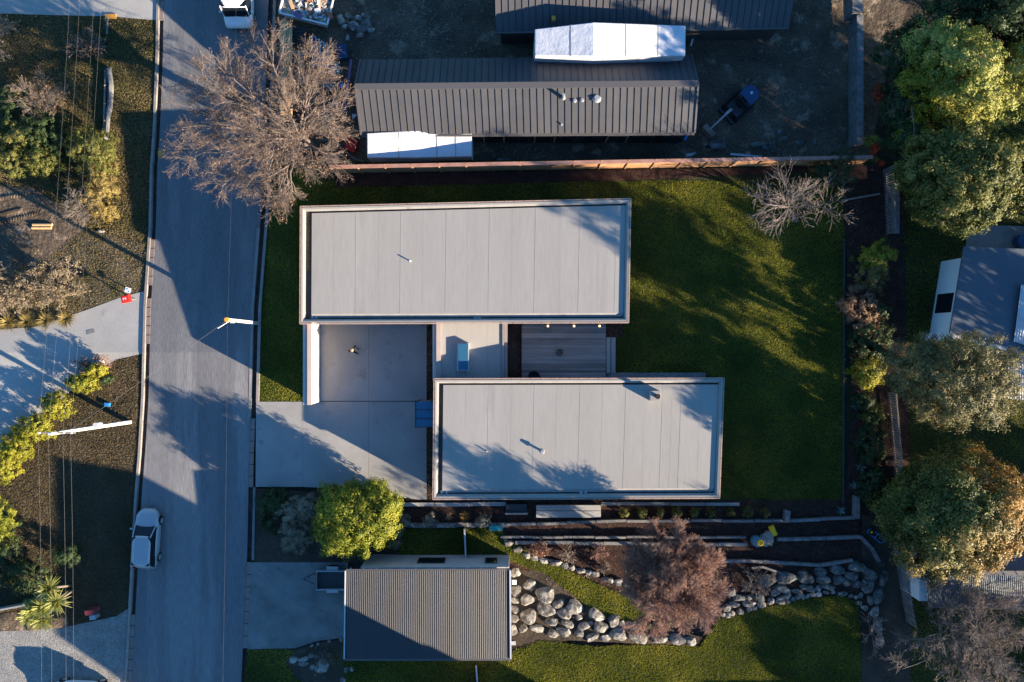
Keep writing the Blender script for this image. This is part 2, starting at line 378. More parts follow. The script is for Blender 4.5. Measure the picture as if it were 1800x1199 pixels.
# left side land
sheet('upper_left_driveway', [(-80,-60),(280,-60)] + lk([0,36]) + [(190,29),(100,27),(-80,22)], 0.03, M['conc_lt'])
sheet('upper_left_lawn', [(-80,22),(100,27),(190,29)] + lk([36,110,230,300,400]) + [(262,430),(150,400),(60,330),(-80,320)], 0.0, M['grass_dry'], grid=0.8, amp=0.1)
sheet('bare_soil', [(-80,320),(60,330),(150,400),(85,455),(0,480),(-80,480)], 0.0, M['mud'], grid=0.5, amp=0.12)
sheet('verge_lawn', [(150,400),(262,430)] + lk([430,511]) + [(215,522),(150,546),(60,575),(-80,585),(-80,480),(0,480),(85,455)], 0.0, M['verge_clay'], grid=0.8, amp=0.1)
sheet('pale_driveway', [(-80,585),(60,575),(150,546),(215,522)] + lk([512,560,622]) + [(205,632),(150,662),(110,702),(60,742),(0,792),(-80,850)], 0.03, M['conc_lt'])
sheet('lower_left_lawn', [(-80,850),(0,792),(60,742),(110,702),(150,662),(205,632)] + lk([623,700,800,870,1000,1070]) + [(205,1083),(120,1101),(60,1106),(-80,1112)], 0.0, M['grass_brown'], grid=0.8, amp=0.1)
sheet('gravel_driveway', [(-80,1112),(60,1106),(120,1101),(205,1083)] + lk([1070,1199,1290]) + [(-80,1290)], 0.02, M['gravel'])
# driveway utility lid
mb = MB(); mb.prism([G(*p, 0.03) for p in ((153,588),(167,584),(165,578),(152,581))], [G(*p, 0.045) for p in ((153,588),(167,584),(165,578),(152,581))])
T(mb.build('inspection_cover', M['conc_old']), 'small grey inspection cover set in the pale curved driveway', 'drain cover')

# right side land of the plot
kr = lambda ys: [(li(RR, y) + 13, y) for y in ys]
sheet('verge_grass', kr([706,640,560,480,400,330,290]) + [(533,290),(533,706)], 0.0, M['grass'])
sheet('back_lawn', [(520,285),(1550,275),(1550,600),(1500,890),(1240,900),(1040,890),(1040,560),(520,560)], 0.0, M['grass'], z0=0.0, grid=1.5, amp=0.05)
sheet('bare_border', [(590,306),(1550,292),(1550,410),(1500,410),(1470,300),(1090,318),(590,330)], 0.07, M['bark'], z0=0.0)
sheet('east_border', [(1480,330),(1585,300),(1600,905),(1502,905),(1484,880),(1496,700),(1490,500)], 0.1, M['bark'], z0=0.0, grid=1.0, amp=0.1)
sheet('south_border', [(700,878),(1510,878),(1510,925),(700,925)], 0.05, M['bark'], z0=0.0)
sheet('terrace_soil', [(860,925),(1540,925),(1560,1010),(1530,1100),(1240,1080),(1000,1040),(890,1000),(860,960)], 0.0, M['bark'], z0=0.0, grid=0.8, amp=0.1)
sheet('rockery_soil', [(895,1000),(960,1005),(1100,1085),(1235,1120),(1225,1136),(1000,1125),(897,1145)], 0.06, M['soil'], z0=0.0, grid=0.6, amp=0.08)
sheet('grass_wedge', [(700,928),(880,928),(895,950),(960,985),(1060,1030),(1130,1060),(1130,1100),(1060,1085),(960,1008),(897,985),(700,992)], 0.12, M['grass'], z0=0.0, grid=0.8, amp=0.07)
sheet('lower_lawn', [(897,1145),(950,1125),(1040,1135),(1150,1132),(1230,1136),(1262,1088),(1330,1070),(1420,1050),(1480,1046),(1506,1060),(1512,1110),(1514,1300),(600,1300),(600,1160),(897,1160)], 0.1, M['grass'], z0=0.0, grid=1.0, amp=0.06)
sheet('lower_verge', [(437,1141),(606,1139),(606,1300),(420,1300)], 0.1, M['grass'], z0=0.0)
sheet('entry_bed', kr([858,920,988]) + [(700,990),(700,879),(640,870)], 0.05, M['soil'], z0=0.0, grid=0.8, amp=0.12)
sheet('corner_bed', [(503,1160),(520,1140),(560,1128),(606,1122),(606,1215),(560,1215),(520,1190)], 0.13, M['soil'], z0=0.0, grid=0.6, amp=0.1)
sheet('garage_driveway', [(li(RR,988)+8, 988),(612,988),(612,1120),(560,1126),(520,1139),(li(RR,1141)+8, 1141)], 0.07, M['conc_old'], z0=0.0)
sheet('east_yard', [(1640,180),(1850,180),(1850,1300),(1514,1300),(1530,1000),(1595,900),(1580,330)], 0.0, M['grass'], z0=0.0)
sheet('right_soil', [(1514,900),(1600,900),(1600,1300),(1514,1300)], 0.05, M['soil'], z0=0.0)
sheet('dark_side_bed', [(893,568),(917,568),(917,666),(893,666)], 0.03, M['soil'], z0=0.0)
sheet('bark_strip', [(750,568),(762,568),(762,880),(750,880)], 0.03, M['bark'], z0=0.0)
sheet('corner_bark', [(1064,566),(1096,566),(1094,592),(1066,594)], 0.1, M['bark'], z0=0.0)
sheet('gravel_strip', [(1066,655),(1240,655),(1240,668),(1066,668)], 0.1, M['gravel'], z0=0.0)
# building site (one step lower)
sheet('site_soil', [(li(RR,-60)+13,-60),(1620,-60),(1560,120),(1540,292),(590,292),(li(RR,292)+13,292)], 0.0, M['mud'], grid=0.7, amp=0.14)
# short turf: blades of grass nobody could count
M['turf'] = leafmat('turf', [(0.065,0.09,0.006),(0.2,0.225,0.018),(0.45,0.4,0.055)], 0.42, 0.3, 0.35)
M['turf_dry'] = leafmat('turf_dry', [(0.09,0.095,0.02),(0.21,0.165,0.06),(0.36,0.26,0.13)], 0.3, 0.25, 0.35)
M['turf_brown'] = leafmat('turf_brown', [(0.09,0.08,0.028),(0.15,0.11,0.055),(0.23,0.16,0.09)], 0.3, 0.25, 0.3)
def turf(sheetname, dens, m, label, seed, holes=(), size=0.036, name='grass', el0=.5, el1=1.25):
    me = bpy.data.objects[sheetname].data; me.calc_loop_triangles(); co_ = np.empty(len(me.vertices)*3, np.float32); me.vertices.foreach_get('co', co_); co_ = co_.reshape(-1,3)
    t = np.array([lt.vertices[:] for lt in me.loop_triangles]); a, b, c = co_[t[:,0]], co_[t[:,1]], co_[t[:,2]]
    ar = np.linalg.norm(np.cross(b-a, c-a), axis=1)/2; rg = np.random.default_rng(seed); n = int(ar.sum()*dens)
    k = rg.choice(len(t), n, p=ar/ar.sum()); u = rg.random((n,1)); v = rg.random((n,1)); f = (u+v) > 1; u = np.where(f,1-u,u); v = np.where(f,1-v,v)
    p = a[k]+(b-a)[k]*u+(c-a)[k]*v
    p[:,:2] += rg.normal(size=(n,2))*.05
    keep = (np.abs(p[:,0]) < 37) & (np.abs(p[:,1]) < 25)
    for x0, x1, y0, y1 in holes:
        A0 = P(x0,y1); B0 = P(x1,y0); keep &= ~((p[:,0]>A0[0])&(p[:,0]<B0[0])&(p[:,1]>A0[1])&(p[:,1]<B0[1]))
    p = p[keep]; n = len(p); az = rg.uniform(0,2*np.pi,n); el = rg.uniform(el0,el1,n)
    up = np.stack([np.cos(az)*np.cos(el), np.sin(az)*np.cos(el), np.sin(el)],1); sd = unit(np.cross(up,[0,0,1.0]))
    h = size*rg.uniform(.7,1.5,(n,1)); w_ = size*.5
    V = np.stack([p-sd*w_, p+sd*w_, p+sd*w_*.5+up*h*1.5, p-sd*w_*.5+up*h*1.5],1).reshape(-1,3)
    T(npmesh(name, V, np.arange(4*n).reshape(-1,4), m), label, 'grass', kind='stuff')
turf('back_lawn', 560, M['turf'], 'short green turf of the back lawn around the flat-roofed houses', 1, [(545,1105,365,570),(540,1064,560,670),(770,1262,660,870),(560,1040,560,900),(1484,1560,270,900),(560,1560,270,318)])
turf('verge_grass', 560, M['turf'], 'short green turf of the verge left of the upper house', 2)
turf('grass_wedge', 560, M['turf'], 'short green turf strip above the boulders', 3)
turf('lower_lawn', 560, M['turf'], 'short yellow-green turf of the lower lawn', 4, [(620,880,1000,1150)])
turf('lower_verge', 380, M['turf'], 'shaded turf left of the garage at the bottom', 5)
turf('upper_left_lawn', 380, M['turf_dry'], 'patchy dry turf of the upper left garden', 6)
turf('verge_lawn', 260, M['turf_dry'], 'sparse dry turf of the verge by the red letterbox', 7)
turf('lower_left_lawn', 420, M['turf_brown'], 'brownish turf of the lower left lawn', 8)
turf('east_yard', 200, M['turf'], 'shaded turf of the right-hand yard', 9)
kw = dict(el0=0, el1=.5)
turf('terrace_soil', 90, M['chips'], 'dark bark chips spread over the terraces', 20, size=.04, name='bark_chips', **kw)
turf('south_border', 110, M['chips'], 'dark bark chips below the lower house', 21, size=.035, name='bark_chips', **kw)
turf('east_border', 70, M['chips'], 'dark bark chips of the east border', 22, size=.045, name='bark_chips', **kw)
turf('bark_strip', 160, M['litter'], 'brown bark strip along the lower house wall', 23, size=.03, name='bark_chips', **kw)
turf('corner_bark', 160, M['litter'], 'reddish bark in the corner by the deck', 24, size=.03, name='bark_chips', **kw)
turf('verge_lawn', 14, M['litter'], 'fallen leaves on the verge by the red letterbox', 25, size=.04, name='fallen_leaves', **kw)
turf('upper_left_lawn', 12, M['litter'], 'fallen leaves on the upper left garden', 26, size=.04, name='fallen_leaves', **kw)
turf('left_gutter', 25, M['litter'], 'fallen leaves in the left gutter', 27, size=.035, name='fallen_leaves', **kw)
turf('right_gutter', 20, M['litter'], 'fallen leaves in the right gutter', 28, size=.035, name='fallen_leaves', **kw)
turf('entry_bed', 50, M['chips'], 'bark chips in the bed around the green tree', 29, size=.035, name='bark_chips', **kw)
def pebbles(sheetname, n, m, label, seed, box, smin=.02, smax=.09, name='loose_stones'):
    rg = np.random.default_rng(seed); x0, y0, x1, y1 = box; pts = []
    px = rg.uniform(x0,x1,n); py = rg.uniform(y0,y1,n)
    if n > 200: px = x0+(x1-x0)*(.5+.5*np.sin(rg.uniform(0,6.28,n)+px*.02)*rg.random(n))
    c = np.array([G(a,b,.08) for a,b in zip(px,py)]); sz = smin*(smax/smin)**(rg.random((n,1))**2)
    oc = np.array([[1,0,0],[0,1,0],[-1,0,0],[0,-1,0],[0,0,.7],[0,0,-.5]])*1.0
    j = oc[None]*rg.uniform(.6,1.3,(n,6,1))*sz[:,:,None]; a = rg.uniform(0,6.28,n); ca, sa = np.cos(a)[:,None], np.sin(a)[:,None]
    V = np.stack([c[:,0:1]+j[...,0]*ca-j[...,1]*sa, c[:,1:2]+j[...,0]*sa+j[...,1]*ca, c[:,2:3]+j[...,2]],2).reshape(-1,3)
    F = np.array([[0,1,4],[1,2,4],[2,3,4],[3,0,4],[1,0,5],[2,1,5],[3,2,5],[0,3,5]])
    F = (np.arange(n)[:,None,None]*6+F[None]).reshape(-1,3)
    T(npmesh(name, V, F, m), label, 'stones', kind='stuff')
pebbles('site_soil', 900, M['pebble'], 'pale stones and scraps strewn over the building site above the dark roof', 1, (600,0,870,105))
pebbles('site_soil', 700, M['pebble'], 'small stones strewn over the yard by the digger', 2, (1225,60,1490,285), .015, .07)
pebbles('site_soil', 350, M['pebble'], 'scraps and stones in the trench between the dark house and the fence', 3, (640,250,1230,286), .02, .08)
pebbles('site_soil', 260, M['pebble'], 'rubble stones around the skip and the timber stacks', 4, (490,60,620,285), .03, .12)
pebbles('rockery_soil', 500, M['pebble'], 'small stones between the pale boulders', 5, (900,1010,1120,1120), .02, .07)
# main driveway slabs
dr = T(MB().box(-0.1,0.1,-0.1,0.1,-0.12,-0.1).build('driveway_bed', M['conc_old']), kind='structure'); dr.location = P(600,700,0)
def slab(pts, ztop=0.05, name='slab', m=None, par=None, th=0.12, inset=0.007):
    par = par or dr; L = par.location
    c = Vector((sum(p[0] for p in pts)/len(pts), sum(p[1] for p in pts)/len(pts), 0))
    W = []
    for p in pts:
        x, y, _ = P(p[0], p[1], ztop); cx, cy, _ = P(c.x, c.y, ztop)
        x -= inset * (1 if x > cx else -1); y -= inset * (1 if y > cy else -1); W.append((x - L.x, y - L.y))
    a2 = sum(W[i][0]*W[(i+1) % len(W)][1] - W[(i+1) % len(W)][0]*W[i][1] for i in range(len(W)))
    if a2 < 0: W.reverse()
    return MB().prism([(x, y, ztop - th - L.z) for x, y in W], [(x, y, ztop - L.z) for x, y in W]).build(name, m or M['conc'], par)
slab([(450,706),(532,706),(532,856),(449,856)]); slab([(532,568),(648,568),(648,705),(532,705)]); slab([(648,568),(750,568),(750,705),(648,705)])
slab([(532,706),(648,706),(648,862),(532,856)]); slab([(648,706),(750,706),(750,880),(648,868)])
slab([(700,879),(765,881),(765,889),(700,887)])

# ------------------------------------------------------------------ leaves, trees
def leafmesh(name, c, nrm, size, rng, m, parent, aspect=0.6):
    n = len(c); t = unit(np.cross(nrm, rng.normal(size=(n, 3)))); b = np.cross(nrm, t)
    s = (size * rng.uniform(0.6, 1.3, (n, 1)))
    t = t * s; b = b * s * aspect
    V = np.stack([c - t, c + b * 0.9 - t * 0.1, c + t, c - b * 0.9 - t * 0.1], 1).reshape(-1, 3)
    return npmesh(name, V, np.arange(4 * n).reshape(-1, 4), m, parent)
def crown_pts(lobes, ncl, per, cr, rng, zmin=-0.8):
    wts = np.array([l[3]*l[4] + l[3]*l[5] for l in lobes]); wts = wts / wts.sum()
    k = rng.choice(len(lobes), ncl, p=wts); L = np.array(lobes)[k]
    d = unit(rng.normal(size=(ncl, 3))); d[:, 2] = np.where(d[:, 2] < zmin, -d[:, 2], d[:, 2])
    rad = np.where(rng.random(ncl) < 0.78, rng.uniform(0.8, 1.04, ncl), rng.uniform(0.35, 0.8, ncl))
    rad *= 1 + 0.24 * np.sin(d[:, 0] * 5 + L[:, 0]) * np.cos(d[:, 1] * 6 + L[:, 1])
    cc = L[:, :3] + d * L[:, 3:6] * rad[:, None]
    o = rng.normal(size=(ncl, per, 3)); o = unit(o) * rng.uniform(0.35, 1.0, (ncl, per, 1)) * cr * rng.uniform(0.6, 1.35, (ncl, 1, 1))
    o[..., 2] *= 0.75
    c = (cc[:, None] + o).reshape(-1, 3)
    nr = unit(unit(o) * 0.8 + d[:, None] * 0.7 + rng.normal(size=o.shape) * 0.3 + np.array([0, 0, 0.25])).reshape(-1, 3)
    return c, nr
def tubes(Pt, Rd, n):
    N, K, _ = Pt.shape
    d = np.empty_like(Pt); d[:, 1:-1] = Pt[:, 2:] - Pt[:, :-2]; d[:, 0] = Pt[:, 1] - Pt[:, 0]; d[:, -1] = Pt[:, -1] - Pt[:, -2]
    d = unit(d); ref = np.array([0.31, 0.22, 0.92]); u = unit(np.cross(d, ref)); v = np.cross(d, u)
    a = np.arange(n) * 2 * np.pi / n
    V = Pt[:, :, None] + Rd[:, :, None, None] * (u[:, :, None] * np.cos(a)[:, None] + v[:, :, None] * np.sin(a)[:, None])
    idx = np.arange(N * K * n).reshape(N, K, n); nx = np.roll(idx, -1, 2)
    F = np.stack([idx[:, :-1], nx[:, :-1], nx[:, 1:], idx[:, 1:]], -1).reshape(-1, 4)
    return V.reshape(-1, 3), F
def join(parts):
    Vs, Fs, o = [], [], 0
    for V, F in parts: Vs.append(V); Fs.append(F + o); o += len(V)
    return np.concatenate(Vs), np.concatenate(Fs)
def spawn(Pt, Rd, m, ln, ang, up, K, rng, rs=0.6, tmin=0.25, rmin=0.004, wig=0.18, droop=0.0):
    N, K0, _ = Pt.shape; i0 = np.repeat(np.arange(N), m); n = N * m
    t = rng.uniform(tmin, 0.99, n) * (K0 - 1); i = np.minimum(t.astype(int), K0 - 2); f = (t - i)[:, None]
    st = Pt[i0, i] * (1 - f) + Pt[i0, i + 1] * f; pr = Rd[i0, i] * (1 - f[:, 0]) + Rd[i0, i + 1] * f[:, 0]
    pd = unit(Pt[i0, i + 1] - Pt[i0, i]); pp = unit(np.cross(pd, rng.normal(size=(n, 3))))
    a = rng.uniform(0.6, 1.3, (n, 1)) * ang
    d = unit(pd * np.cos(a) + pp * np.sin(a) + np.array([0, 0, up]))
    L = ln * rng.uniform(0.55, 1.2, (n, 1)) * (1.15 - 0.45 * (t / (K0 - 1)))[:, None]
    out = [st]; q = st
    for k in range(1, K):
        d = unit(d + rng.normal(size=(n, 3)) * wig + np.array([0, 0, -droop * k / K])); q = q + d * L / (K - 1); out.append(q)
    r0 = np.maximum(pr * rs, rmin); rr = r0[:, None] * np.linspace(1, 0.45, K)[None]; rr = np.maximum(rr, rmin)
    return np.stack(out, 1), rr
def limbs(base, fork, targets, r0, K, rng, wig=0.06):
    n = len(targets); tt = np.linspace(0, 1, K)[None, :, None]
    f = np.array(fork)[None, None]; tg = np.array(targets)[:, None]
    Pt = f * (1 - tt) + tg * tt
    d = np.linalg.norm(tg - f, axis=2, keepdims=True)
    Pt[..., 2:3] += d * 0.16 * np.sin(np.pi * tt)
    w_ = np.cumsum(rng.normal(size=(n, K, 3)) * wig, 1) * d * tt; Pt = Pt + w_ * 0.45
    rr = r0 * rng.uniform(0.6, 1.0, (n, 1)) * np.linspace(1, 0.25, K)[None]
    return Pt, rr
def bare_tree(name, label, cat, base, fork, centre, rad, m, seed, nl=12, lv=((9,1.6),(8,0.9),(6,0.5)), r0=0.14, rt=0.22, tw=0.011, trunk_m=None,
              leafm=None, nleaf=0, lsize=0.06, up=0.12, droop=0.0, ang=0.7, group=None, wig=0.18):
    rng = np.random.default_rng(seed); root = E(name, base, label, cat, group); B = np.array(base)
    fork = np.array(fork) - B; cen = np.array(centre) - B
    d = unit(rng.normal(size=(nl, 3)))
    k = np.arange(nl) + 0.5; ph = np.arccos(1 - 1.15 * k / nl * 0.95); th = np.pi * (1 + 5 ** 0.5) * k
    d = np.stack([np.cos(th) * np.sin(ph), np.sin(th) * np.sin(ph), np.cos(ph)], 1) + rng.normal(size=(nl, 3)) * 0.12
    tg = cen + d * np.array(rad) * 0.82
    P0, R0 = limbs(None, fork, tg, r0, 7, rng)
    parts = [tubes(P0, R0, 6)]; Pc, Rc = P0, R0; last = None
    for j, (mm, ln) in enumerate(lv):
        Kk = 5 if j < len(lv) - 1 else 4
        Pc, Rc = spawn(Pc, Rc, mm, ln, ang, up, Kk, rng, rmin=tw * (1.5 if j < len(lv) - 1 else 1), tmin=0.2 if j else 0.25, wig=wig, droop=droop)
        parts.append(tubes(Pc, Rc, 4 if j == 0 else 3)); last = Pc
    V, F = join(parts); npmesh('branches', V, F, m, root)
    tp = np.stack([np.array([0, 0, -0.1]), fork * 0.5 + np.array([0.05, 0.03, 0]), fork + np.array([0, 0, 0.1])])[None]
    V, F = tubes(tp, np.array([[rt * 1.3, rt, rt * 0.85]]), 9); npmesh('trunk', V, F, trunk_m or m, root, smooth=True)
    if leafm:
        c = last[rng.integers(0, len(last), nleaf), rng.integers(1, last.shape[1], nleaf)] + rng.normal(size=(nleaf, 3)) * 0.05
        leafmesh('dry_leaves', c, unit(rng.normal(size=(nleaf, 3))), lsize, rng, leafm, root, 0.7)
    return root
def leafy_tree(name, label, cat, base, lobes, m, seed, ncl=240, per=80, cr=0.55, size=0.09, extra=(), rt=0.2, group=None, zmin=-0.8, stem=True, aspect=0.6, twigs=True):
    """lobes: (x, y, z, rx, ry, rz) world. extra: list of (lobes, material, ncl)"""
    rng = np.random.default_rng(seed); root = E(name, base, label, cat, group); B = np.array(base)
    lo = [tuple(np.array(l[:3]) - B) + tuple(l[3:]) for l in lobes]
    c, nr = crown_pts(lo, ncl, per, cr, rng, zmin); leafmesh('crown' if stem else 'foliage', c, nr, size, rng, m, root, aspect)
    for ex in extra:
        le = [tuple(np.array(l[:3]) - B) + tuple(l[3:]) for l in ex[0]]
        c, nr = crown_pts(le, ex[2], per, cr, rng, zmin); leafmesh('turning_or_sunlit_leaves', c, nr, size, rng, ex[1], root, aspect)
    if stem:
        zc = np.mean([l[2] for l in lo]); cx = np.mean([l[0] for l in lo]); cy = np.mean([l[1] for l in lo])
        tp = np.array([[0, 0, -0.1], [cx*0.15, cy*0.15, zc*0.35], [cx*0.5, cy*0.5, zc*0.7], [cx, cy, zc]])[None]
        V, F = tubes(tp, np.array([[rt*1.3, rt, rt*0.8, rt*0.4]]), 8); npmesh('trunk', V, F, M['bark_tr'], root, smooth=True)
        if twigs:
            tg = [np.array(l[:3]) + rng.normal(size=3) * np.array(l[3:]) * 0.35 + np.array([0,0,l[5]*0.35]) for l in lo for _ in range(4)]
            P0, R0 = limbs(None, np.array([cx*0.4, cy*0.4, zc*0.6]), tg, rt*0.45, 6, rng)
            P1, R1 = spawn(P0, R0, 5, 1.2, 0.7, 0.15, 4, rng)
            V, F = join([tubes(P0, R0, 5), tubes(P1, R1, 3)]); npmesh('limbs', V, F, M['bark_tr'], root)
    return root
def lob(px, py, z, rpx, rpy=None, rz=None):
    x, y, _ = P(px, py, z); s = (HC - z) / (HC * 25); rpy = rpy or rpx
    return (x, y, z, rpx * s, rpy * s, rz or (rpx + rpy) / 2 * s)
def blades(name, label, cat, base, n, ln, wd, m, seed, spread=1.0, heads=None, group=None, stem=0.0, up=0.6):
    rng = np.random.default_rng(seed); root = E(name, base, label, cat, group)
    heads = heads or [(0, 0, 0.0)]; Vs = []; Fs = []; o = 0
    for hx, hy, hz in heads:
        a = rng.uniform(0, 2*np.pi, n); el = rng.uniform(0.1, 1.4, n) * up
        d = np.stack([np.cos(a)*np.cos(el), np.sin(a)*np.cos(el), np.sin(el)], 1)
        L = ln * rng.uniform(0.6, 1.1, (n, 1)); sd = unit(np.cross(d, [0,0,1.0])) * wd
        p0 = np.array([hx, hy, hz]) + d * 0.04; p1 = p0 + d * L * 0.5; p2 = p0 + d * L * 0.95 + np.array([0,0,-1]) * L * 0.22 * spread
        V = np.stack([p0 - sd*0.6, p0 + sd*0.6, p1 + sd, p1 - sd, p2 + sd*0.15, p2 - sd*0.15], 1).reshape(-1, 3)
        k = np.arange(n)[:, None] * 6 + o
        Fs.append(np.concatenate([k + np.array([0,1,2,3]), k + np.array([3,2,4,5])])); Vs.append(V); o += len(V)
    npmesh('leaf_blades', np.concatenate(Vs), np.concatenate(Fs), m, root)
    if stem:
        mb = MB()
        for hx, hy, hz in heads: mb.tube((hx*0.3, hy*0.3, -0.05), (hx, hy, hz), stem, stem*0.7, 7)
        mb.build('trunk', M['bark_tr'], root, smooth=True)
    return root

# ------------------------------------------------------------------ houses
def quadw(c, z):            # pixel corners at height z -> world xy list
    return [P(a, b, z)[:2] for a, b in c]
def lerp2(a, b, t): return (a[0] + (b[0]-a[0])*t, a[1] + (b[1]-a[1])*t)
def inset(q, d):            # q: TL TR BR BL
    TL, TR, BR, BL = q
    return [(TL[0]+d[3], TL[1]-d[0]), (TR[0]-d[1], TR[1]-d[0]), (BR[0]-d[1], BR[1]+d[2]), (BL[0]+d[3], BL[1]+d[2])]
def pr(mb, q, z0, z1): return mb.prism([(x, y, z0) for x, y in reversed(q)], [(x, y, z1) for x, y in reversed(q)])
def ringbox(mb, qo, qi, z0, z1, zi=None):
    zi = z1 if zi is None else zi
    for i in range(4):
        j = (i+1) % 4
        mb.prism([(*qi[i], z0), (*qi[j], z0), (*qo[j], z0), (*qo[i], z0)], [(*qi[i], zi), (*qi[j], zi), (*qo[j], z1), (*qo[i], z1)])
    return mb
def flat_house(name, label, corners, zt, seams, fasc, gut_left):
    q = quadw(corners, zt); ctr = (sum(p[0] for p in q)/4, sum(p[1] for p in q)/4)
    root = E(name, (ctr[0], ctr[1], 0), label, 'house')
    q = [(x-ctr[0], y-ctr[1]) for x, y in q]
    wq = inset(q, (0.12, 0.12, 0.12, 0.12))
    MB_ = pr(MB(), wq, -0.1, zt - 0.32); MB_.build('wall', M['clad'], root)
    fi = inset(q, (0.10,)*4); fj = inset(q, (0.065,)*4); ci = inset(q, (0.24,)*4)
    ringbox(MB(), fi, ci, zt - 0.3, zt, zt - 0.02).build('parapet_cap', M['cap'], root, bevel=0.012)
    # fascia panels
    for k, (i, j, n) in enumerate(((0,1,fasc[0]), (1,2,fasc[1]), (2,3,fasc[0]), (3,0,fasc[1]))):
        for s in range(n):
            a = lerp2(q[i], q[j], (s + 0.02)/n); b = lerp2(q[i], q[j], (s + 0.98)/n); a2 = lerp2(fj[i], fj[j], (s+0.02)/n); b2 = lerp2(fj[i], fj[j], (s+0.98)/n)
            mb = MB().prism([(*a, zt-0.42), (*a2, zt-0.42), (*b2, zt-0.42), (*b, zt-0.42)], [(*a, zt-0.01), (*a2, zt-0.01), (*b2, zt-0.01), (*b, zt-0.01)])
            mb.build('fascia_panel', M['fascia'], root)
    # inner upstand, gutter floor
    u = inset(ci, (0.0,)*4); ui = inset(ci, (0.10,)*4)
    ringbox(MB(), u, ui, zt - 0.5, zt - 0.10, zt - 0.17).build('inner_upstand', M['gutm'], root)
    pr(MB(), ui, zt - 0.5, zt - 0.34).build('gutter_floor', M['gutm'], root)
    gq = inset(ui, (0.12, 0.02, 0.34, gut_left))
    # roof sheets between seams (t along x)
    ts = [0.0] + seams + [1.0]
    for a, b in zip(ts[:-1], ts[1:]):
        e = 0.0
        s4 = [lerp2(gq[0], gq[1], a+e), lerp2(gq[0], gq[1], b-e), lerp2(gq[3], gq[2], b-e), lerp2(gq[3], gq[2], a+e)]
        zz = zt - 0.165
        pr(MB(), s4, zt - 0.33, zz).build('roof_sheet', M['memb'], root)
        if b < 1.0:
            s5 = [lerp2(gq[0], gq[1], b-0.0011), lerp2(gq[0], gq[1], b+0.0011), lerp2(gq[3], gq[2], b+0.0011), lerp2(gq[3], gq[2], b-0.0011)]
            pr(MB(), s5, zt - 0.2, zt - (0.159 if ts.index(b) % 2 == 0 else 0.1625)).build('seam_lap', M['memb'], root)
    # sloping edge towards the long gutter
    e0 = gq[3]; e1 = gq[2]; f0 = (e0[0]+0.05, e0[1]-0.24); f1 = (e1[0]-0.05, e1[1]-0.24)
    MB().prism([(*f0, zt-0.33), (*f1, zt-0.33), (*e1, zt-0.33), (*e0, zt-0.33)], [(*f0, zt-0.27), (*f1, zt-0.27), (*e1, zt-0.168), (*e0, zt-0.168)]).build('edge_slope', M['gutm'], root)
    return root, ctr, q
ZU, ZL = 3.05, 3.0
up_seams = [(x-541)/(1100-541) for x in (581,620,661,700,740,781,820,858,899,940,985,1019,1053,1084)]
hu, cu, qu = flat_house('flat_roof_house', 'larger upper flat-roofed house with pale grey membrane roof beside the road', [(527,362),(1110,348),(1106,568),(526,570)], ZU, up_seams, (34, 13), 0.42)
lo_seams = [(x-776)/(1262-776) for x in (816,856,897,937,977,1018,1058,1099,1133,1164,1181,1197,1231)]
hl, cl_, ql = flat_house('flat_roof_house', 'lower flat-roofed house with chimney on its pale roof above the rockery', [(762,665),(1274,664),(1266,877),(760,879)], ZL, lo_seams, (30, 12), 0.3)
def onroof(root, ctr, px, py, z): x, y, _ = P(px, py, z); return (x-ctr[0], y-ctr[1], z)
def pipe(root, ctr, px, py, z, h, r, m, cowl=False):
    p = onroof(root, ctr, px, py, z); mb = MB().tube(p, (p[0], p[1], z+h), r, r, 12)
    o = mb.build('vent_pipe', m, root)
    MB().tube(p, (p[0], p[1], z+0.03), r*2.2, r*1.8, 14).build('flashing', M['cap'], o)
    if cowl: MB().tube((p[0], p[1], z+h), (p[0], p[1], z+h+0.14), r*1.9, r*1.2, 14).build('cowl', M['met'], o)
pipe(hu, cu, 721, 459, ZU-0.17, 0.26, 0.045, M['whitep'])
pipe(hl, cl_, 953, 793, ZL-0.17, 0.3, 0.08, M['met'], True)
pipe(hl, cl_, 856, 793, ZL-0.17, 0.26, 0.035, M['whitep'])
for px in (836, 842, 550, 556): pipe(hu, cu, px, 558, ZU-0.3, 0.12, 0.07, M['met'])
for px in (1021, 1029, 777, 785): pipe(hl, cl_, px, 865, ZL-0.3, 0.12, 0.07, M['met'])
# chimney on lower house
p = onroof(hl, cl_, 1149.5, 695, ZL-0.17)
ch = MB().box(p[0]-0.34, p[0]+0.34, p[1]-0.33, p[1]+0.33, ZL-0.17, ZL+0.38).build('chimney', M['cap'], hl, bevel=0.01)
MB().tube((p[0]+0.05, p[1], ZL+0.38), (p[0]+0.05, p[1], ZL+0.95), 0.13, 0.13, 16).build('flue', M['darkmet'], ch)
MB().tube((p[0]+0.05, p[1], ZL+0.95), (p[0]+0.05, p[1], ZL+1.02), 0.17, 0.15, 16).build('flue_cap', M['black'], ch)
# rusty leaf litter in the left gutter
rng = np.random.default_rng(3); x0, y0, _ = onroof(hu, cu, 536, 380, 0); n = 900
c = np.stack([rng.uniform(qu[0][0]+0.4, qu[0][0]+0.56, n), rng.choice([0,1], n)*rng.uniform(-1.6,-0.6,n)+rng.uniform(1.0,3.6,n), np.full(n, ZU-0.31)], 1)
leafmesh('leaf_litter', c, unit(rng.normal(size=(n,3))*0.3+np.array([0,0,1])), 0.035, rng, M['l_or'], hu)['kind'] = 'stuff'
